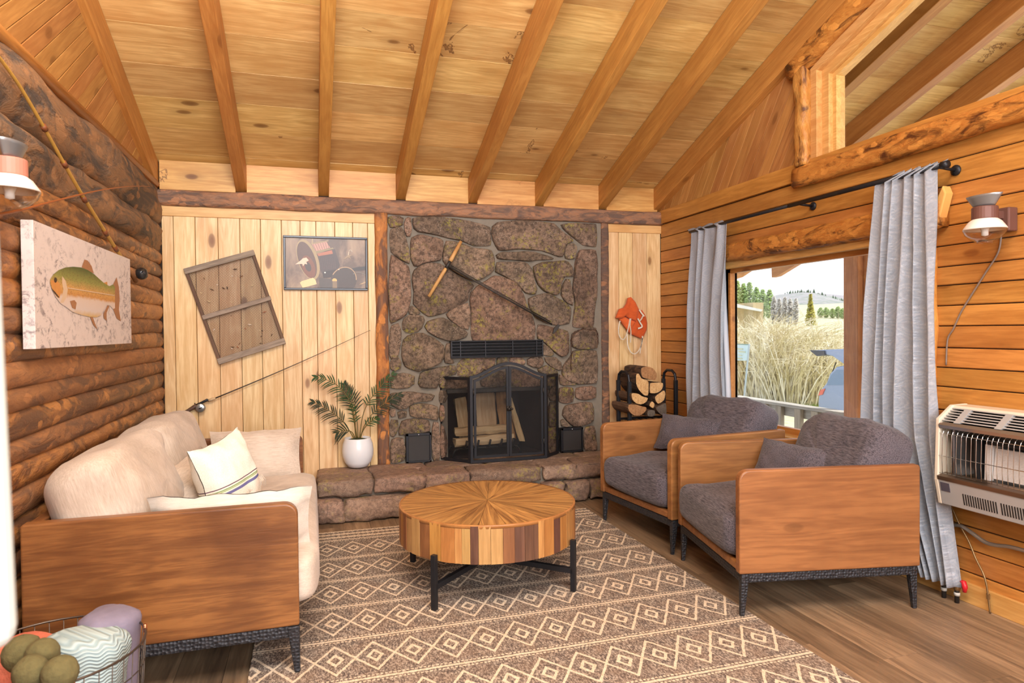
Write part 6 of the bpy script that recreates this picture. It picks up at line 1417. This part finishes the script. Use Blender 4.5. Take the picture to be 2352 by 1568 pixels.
# gravel road
mb = MB(); pth = [Vector((7.5, -8)), Vector((9.5, 4)), Vector((14, 11)), Vector((20, 15)), Vector((32, 19)), Vector((60, 26))]
vs = []
dnp = along([Vector((p.x, p.y, 0)) for p in pth], 8)
for i, p in enumerate(dnp):
    t = (dnp[min(i + 1, len(dnp) - 1)] - dnp[max(0, i - 1)]).normalized(); n = Vector((-t.y, t.x, 0))
    for s in (-3.0, 0, 3.0): q = p + n * s; vs.append((q.x, q.y, gz(q.x, q.y) + .06))
mb.add(vs, [(i * 3 + k, i * 3 + k + 1, i * 3 + k + 4, i * 3 + k + 3) for i in range(len(dnp) - 1) for k in (0, 1)]); obj('gravel_road', mb, plain('pale_gravel', lin(240, 236, 228), .95, nz=.06, ns=3), kind='structure')
# distant hill
def hill_mat():
    t = NT('sage_hill'); v = t.coords(rnd=False); n = t.noise(v, .05, 6, .7); n2 = t.noise(v, .25, 5, .7)
    return t.fin(t.ramp(t.math('ADD', t.math('MULTIPLY', n, .5), t.math('MULTIPLY', n2, .5)), (.42, lin(128, 136, 122)), (.5, lin(160, 156, 152)), (.6, lin(150, 142, 146))), .95)
HD = 190
def hillp(px, py, D): d = ray(px, py); return Vector((0, 0, CAMH)) + d * (D / d.x)
prof = [(1560, 700), (1640, 690), (1690, 690), (1740, 688), (1790, 676), (1840, 671), (1870, 672), (1900, 680), (1940, 692), (1990, 705), (2060, 720), (2200, 735)]
vs = []; 
for i, (a, b) in enumerate(prof):
    top = hillp(a, b, HD); base = hillp(a, 770, HD * .62); 
    for k in range(9): f = k / 8; p = base.lerp(top, f); p.z += 2.2 * math.sin(f * math.pi) * (1 + .5 * mnoise.noise(Vector((i * .9, k * .7, 0)))) if 0 < k < 8 else 0; vs.append(p)
    vs.append(top + Vector((60, 0, -4)))
n_ = len(prof); obj('far_hill', MB().add(vs, [(i * 10 + k, (i + 1) * 10 + k, (i + 1) * 10 + k + 1, i * 10 + k + 1) for i in range(n_ - 1) for k in range(9)]), hill_mat(), smooth=True, kind='structure')
# trees on the slope
def leafmat(name, a, b): t = NT(name); v = t.coords(); n = t.noise(v, 2.5, 4); hv = t.ramp(n, (.35, lin(*a)), (.65, lin(*b))); return t.fin(hv, .9)
M_asp = leafmat('aspen_green', (150, 176, 100), (192, 208, 142)); M_asp2 = leafmat('pale_branches', (206, 200, 190), (228, 222, 212)); M_gold = leafmat('golden_green', (160, 156, 56), (196, 184, 90)); M_dkg = leafmat('far_conifer', (70, 92, 70), (96, 116, 88)); M_trk = plain('pale_trunk', lin(206, 198, 186), .9)
def foliage(h, r, n, leaf, seed, cone=False, z0=.25):
    random.seed(seed); mb = MB(); vs = []; fs = []
    for k in range(n):
        f = random.random() ** .8; z = h * (z0 + (1 - z0) * f); rr = r * ((1 - f) if cone else math.sin(math.pi * (.12 + .85 * f)) ** .7) * random.random() ** .5; a = random.uniform(0, 6.283)
        p = Vector((rr * math.cos(a), rr * math.sin(a), z)); d1 = Vector((random.uniform(-1, 1), random.uniform(-1, 1), random.uniform(-.3, 1))).normalized(); d2 = d1.orthogonal().normalized(); s = leaf * random.uniform(.6, 1.4)
        i = len(vs); vs += [p - d1 * s, p + d2 * s * .45, p + d1 * s, p - d2 * s * .45]; fs.append((i, i + 1, i + 2, i + 3))
    return mb.add(vs, fs)
def branches(h, r, n, seed):
    random.seed(seed); mb = MB().tube([(0, 0, 0), (.02 * h, 0, h * .5), (0, .02 * h, h)], [h * .018, h * .012, .02], 6)
    for k in range(n):
        z = h * random.uniform(.25, .9); a = random.uniform(0, 6.28); L = r * random.uniform(.6, 1.1) * (1.2 - z / h); mb.tube([(0, 0, z), (L * .6 * math.cos(a), L * .6 * math.sin(a), z + L * .5), (L * math.cos(a), L * math.sin(a), z + L * 1.2)], [h * .006, h * .004, .01], 3)
    return mb
def tree(px, py_top, D, wpx, mats, lab, kind, seed, grp, py_base=735):
    py_top -= 6 if kind == 'asp' else 0; top = hillp(px, py_top, D); base = hillp(px, py_base, D); base.z = max(base.z, gz(base.x, base.y) - .2) if kind != 'far' else base.z; h = top.z - base.z; r = wpx / F_PX * D * 1.05 / 2
    T = empty('tree', base, label=lab, cat='tree', group=grp)
    obj('trunk', branches(h, r, 14, seed), M_trk, T); n = 900 if kind != 'cone' else 1300
    obj('foliage', foliage(h, r, n, .030 * h + .05, seed + 1, kind == 'cone', .08 if kind == 'cone' else .15), mats, T, fixn=False, kind=None); return T
random.seed(21)
xs_ = [1680, 1694, 1708, 1722, 1738, 1752, 1768]
for k, px in enumerate(xs_): tree(px, 646 + k * 4 + random.uniform(-5, 5), 62, 32, M_asp, 'bright green aspen on the slope above the brush', 'asp', 30 + k, 'green aspens on the left slope', 760)
for k, px in enumerate((1778, 1790, 1803, 1815, 1828)): tree(px, 682 + random.uniform(-6, 6), 55, 20, M_asp2, 'bare pale grey tree left of the golden conifer', 'bare', 60 + k, 'bare pale trees on the slope', 760)
tree(1862, 676, 48, 34, M_gold, 'yellow-green conifer standing alone right of the bare trees', 'cone', 80, None, 755)
for k, px in enumerate((1885, 1898, 1912, 1925, 1936)): tree(px, 712 + random.uniform(-4, 4), 75, 20, M_asp, 'low green aspen at the foot of the far hill', 'asp', 90 + k, 'low aspens below the hill', 757)
mb = MB(); random.seed(8)
for k in range(70):
    px = random.uniform(1800, 1936); y = {0: 671}.get(0) ; f = (px - 1840) / 100; top = 671 + max(0, (px - 1870)) * .32 + max(0, 1830 - px) * .1; b = hillp(px, top + random.uniform(0, 10), HD - 1); h = random.uniform(.8, 1.8); mb.lathe([(h * .28, 0), (.01, h)], 6, M=Matrix.Translation(b), cap=False)
tag(obj('ridge_conifers', mb, M_dkg), 'tiny dark conifers dotting the far ridge line', 'trees', kind='stuff')
# willow thicket
random.seed(4); wbx, wby = 0, 0
M_wil = leafmat('willow_twigs', (234, 220, 182), (252, 244, 222)); M_wil2 = leafmat('willow_twigs_olive', (196, 180, 130), (226, 212, 172))
def thicket(name, lab, pxs, pyt, pyb, D, n, mats, seed, grp=None):
    random.seed(seed); a0, a1 = hillp(pxs[0], pyb, D), hillp(pxs[1], pyb, D); root = empty(name, (a0 + a1) / 2, label=lab, cat='bush', group=grp); root.location.z = gz(root.location.x, root.location.y)
    H = (pyb - pyt) / F_PX * D
    for mi, mat in enumerate(mats):
        mb = MB()
        for k in range(n):
            f = random.random(); b = a0.lerp(a1, f); b.x += random.uniform(-1.4, 1.4); b.y += random.uniform(-.3, .3); b.z = gz(b.x, b.y)
            h = H * random.uniform(.7, 1.5) * (1 - .5 * abs(f - .45) ** 1.6 * 1.2); lean = Vector((random.uniform(-.4, .4), random.gauss(0, .45), 0)) * h; cur = Vector((0, random.gauss(0, .2), -random.random() * .22)) * h
            pts = [b, b + lean * .3 + Vector((0, 0, h * .45)), b + lean * .75 + Vector((0, 0, h * .85)) + cur * .2, b + lean * 1.2 + Vector((0, 0, h)) + cur]
            mb.tube(pts, [.022, .016, .011, .005], 3, cap=False)
            for q in range(3):
                o_ = pts[1].lerp(pts[3], random.random()); e_ = o_ + Vector((random.uniform(-.3, .3), random.uniform(-.4, .4), random.uniform(.1, .5))) * h * .35; mb.tube([o_, e_], [.009, .003], 3, cap=False)
        o = obj('twigs', mb, mat, root, fixn=False); o.location = -root.location
    return root
thicket('willow_thicket', 'tall dry tan willow thicket across the road', (1660, 1885), 700, 905, 17.5, 1300, (M_wil, M_wil2), 3)
thicket('willow_thicket', 'low reddish twig bush right of the willow thicket', (1905, 1938), 770, 812, 30, 120, (leafmat('red_twigs', (206, 150, 130), (228, 190, 170)),), 9)
mb = MB(); random.seed(12)
for k in range(2600):
    px = random.uniform(1672, 1880); D_ = random.uniform(15.5, 19); b = hillp(px, 900, D_); b.z = gz(b.x, b.y); h = random.uniform(.06, .22); d = Vector((random.uniform(-.1, .1), random.uniform(-.1, .1), h)); s = Vector((0, .02, 0)); mb.add([b - s, b + s, b + d], [(0, 1, 2)])
tag(obj('roadside_grass', mb, leafmat('spring_grass', (120, 150, 60), (170, 186, 100)), fixn=False), 'fresh green grass along the edge of the gravel road', 'grass', kind='stuff')
# fence post
fpz = hillp(1899, 790, 34); fpo = obj('fence_post', MB().tube([(fpz.x, fpz.y, gz(fpz.x, fpz.y)), (fpz.x, fpz.y, hillp(1899, 764, 34).z)], .06, 6), plain('old_post', lin(130, 120, 112), .9), label='thin grey fence post in the open field', cat='post')
# cabins with low roofs
M_roof = plain('bright_metal_roof', lin(236, 234, 226), .5); M_cab = wood('cabin_wall', lin(190, 170, 128), lin(160, 140, 100), 1, .1, .1, .8)
for lab, D_, roof, wallz in (('nearer low brown cabin with white roof behind the thicket', 24, [(1640, 686), (1752, 711), (1748, 715), (1640, 697)], 770), ('farther small cabin with pale gable roof beside the aspens', 34, [(1650, 658), (1693, 660), (1688, 671), (1650, 671)], 720)):
    q = [hillp(a, b, D_) for a, b in roof]; root = empty('cabin', q[3], label=lab, cat='cabin')
    vs = [tuple(p) for p in q] + [tuple(Vector((0, 0, CAMH)) + (p - Vector((0, 0, CAMH))) * 1.12 + Vector((0, 0, -.06))) for p in q]; W('roof', MB().hexa([Vector(v) for v in vs]), M_roof, root)
    a, b = hillp(roof[3][0], roof[3][1], D_ + .8), hillp(roof[2][0] - 8, roof[2][1] - 4, D_ + .8); z0 = gz(a.x, a.y) - .3
    W('wall', MB().box((D_ + .5, b.y, z0), (D_ + 1.2, a.y, a.z - .12)), M_cab, root)
    W('window', MB().box((D_ + .76, b.y + (a.y - b.y) * .3, z0 + .9), (D_ + .82, b.y + (a.y - b.y) * .5, z0 + 1.5)), M_dark, root)
# sign on a leaning post
SD = 14.2; s0, s1, s2, s3 = [hillp(a, b, SD) for a, b in ((1672, 789), (1720, 791), (1713, 828), (1672, 827))]
sg = empty('trail_sign', (SD, (s0.y + s1.y) / 2, gz(SD, s0.y)), label='pale blue information sign on a leaning post beside the thicket', cat='sign')
mb = MB().hexa([Vector(v) for v in (s3, s2, s1, s0)] + [v + Vector((.04, 0, 0)) for v in (s3, s2, s1, s0)]); W('board', mb, plain('sign_blue', lin(196, 218, 226), .5), sg)
W('top_edge', MB().tube([s0, s1], .02, 4), plain('sign_green', lin(110, 140, 130), .5), sg)
f0 = hillp(1721, 790, SD - .05); f1 = hillp(1706, 897, SD - .05); f1.z = gz(f1.x, f1.y); W('post', MB().tube([f0, f1], .033, 6), plain('sign_post', lin(176, 188, 196), .5), sg)
M_let = plain('faded_lettering', lin(206, 200, 150), .6)
for k, (txt, px, py, sz) in enumerate((('SENTIER', 1694, 808, .13), ('WAY', 1690, 815, .09), ('A CROSS', 1694, 823, .1))) if False else []: pass
for (pa, pb, rr) in (((1684, 800), (1706, 801), .016), ((1680, 806), (1690, 807), .012), ((1696, 807), (1712, 808), .014), ((1684, 814), (1692, 815), .012), ((1695, 815), (1704, 816), .012), ((1682, 822), (1704, 823), .016)):
    W('faded_line', MB().tube([hillp(*pa, SD - .03), hillp(*pb, SD - .03)], rr, 4), M_let, sg)
# parked grey SUV, tail up to the left, hatch raised
CD = 13.0
def cz(px, py, D=CD): return hillp(px, py, D)
car = empty('parked_car', (CD + .8, cz(1920, 900).y, gz(CD, cz(1920, 900).y)), label='grey hatchback car with raised tailgate parked on the gravel', cat='car')
M_paint = plain('grey_car_paint', lin(146, 158, 182), .25, .3); M_cg = plain('car_glass', lin(120, 138, 160), .1, .2); M_tire = plain('tyre', lin(50, 50, 54), .8)
gzc = gz(CD, cz(1920, 900).y)
def CP(px, py): p = cz(px, py); return (p.y, max(p.z, gzc + .02))
body = [CP(1878, 925), CP(1880, 905), CP(1886, 893), CP(1898, 878), CP(1905, 858), CP(1920, 842), CP(1945, 838), CP(2080, 838), CP(2130, 880), CP(2230, 895), CP(2240, 960), CP(2235, 985), CP(1890, 985), CP(1880, 960)]
W('body', MB().prism(body, lambda u, v: Vector((CD, u, v)), lambda u, v: Vector((CD + 1.7, u, v))), M_paint, car, bevel=.05)
W('side_glass', MB().prism([CP(1899, 884), CP(1909, 862), CP(1922, 849), CP(2070, 849), CP(2110, 884)], lambda u, v: Vector((CD - .012, u, v)), lambda u, v: Vector((CD + .02, u, v))), M_cg, car)
W('tail_lamp', MB().prism([CP(1880, 908), CP(1886, 895), CP(1896, 892), CP(1890, 906)], lambda u, v: Vector((CD - .02, u, v)), lambda u, v: Vector((CD + .3, u, v))), plain('tail_red', lin(220, 110, 90), .3), car)
for px in (1925, 2170):
    c = cz(px, 955); c.z = gzc + .34; W('wheel', MB().lathe([(.001, -.1), (.2, -.1), (.33, -.08), (.34, 0), (.33, .08), (.001, .08)], 24, M=Matrix.Translation((CD + .02, c.y, c.z)) @ Matrix.Rotation(R_(90), 4, 'Y')), M_tire, car, smooth=True)
    W('wheel_arch', MB().tube([Vector((CD - .02, c.y + .42 * math.cos(a), c.z + .42 * math.sin(a))) for a in [math.pi * i / 12 for i in range(13)]], .035, 5), plain('arch_light', lin(206, 210, 216), .4), car)
hp = [(1857, 805), (1886, 803), (1935, 801), (1945, 838), (1930, 836), (1905, 818), (1888, 814), (1870, 816)]
W('tailgate', MB().prism([CP(*q) for q in hp], lambda u, v: Vector((CD + .1, u, v)), lambda u, v: Vector((CD + 1.5, u, v))), M_paint, car, bevel=.02)
W('spoiler', MB().prism([CP(*q) for q in [(1855, 804), (1888, 805), (1890, 815), (1872, 818), (1862, 810)]], lambda u, v: Vector((CD + .06, u, v)), lambda u, v: Vector((CD + 1.54, u, v))), plain('black_trim', lin(70, 72, 78), .4), car)
W('door_line', MB().tube([cz(1958, 850, CD - .01), cz(1956, 900, CD - .01), cz(1950, 960, CD - .01)], .008, 4), M_iron, car); W('gas_strut', MB().tube([cz(1920, 832, CD + .1), cz(1910, 860, CD + .1)], .015, 6), M_iron, car)
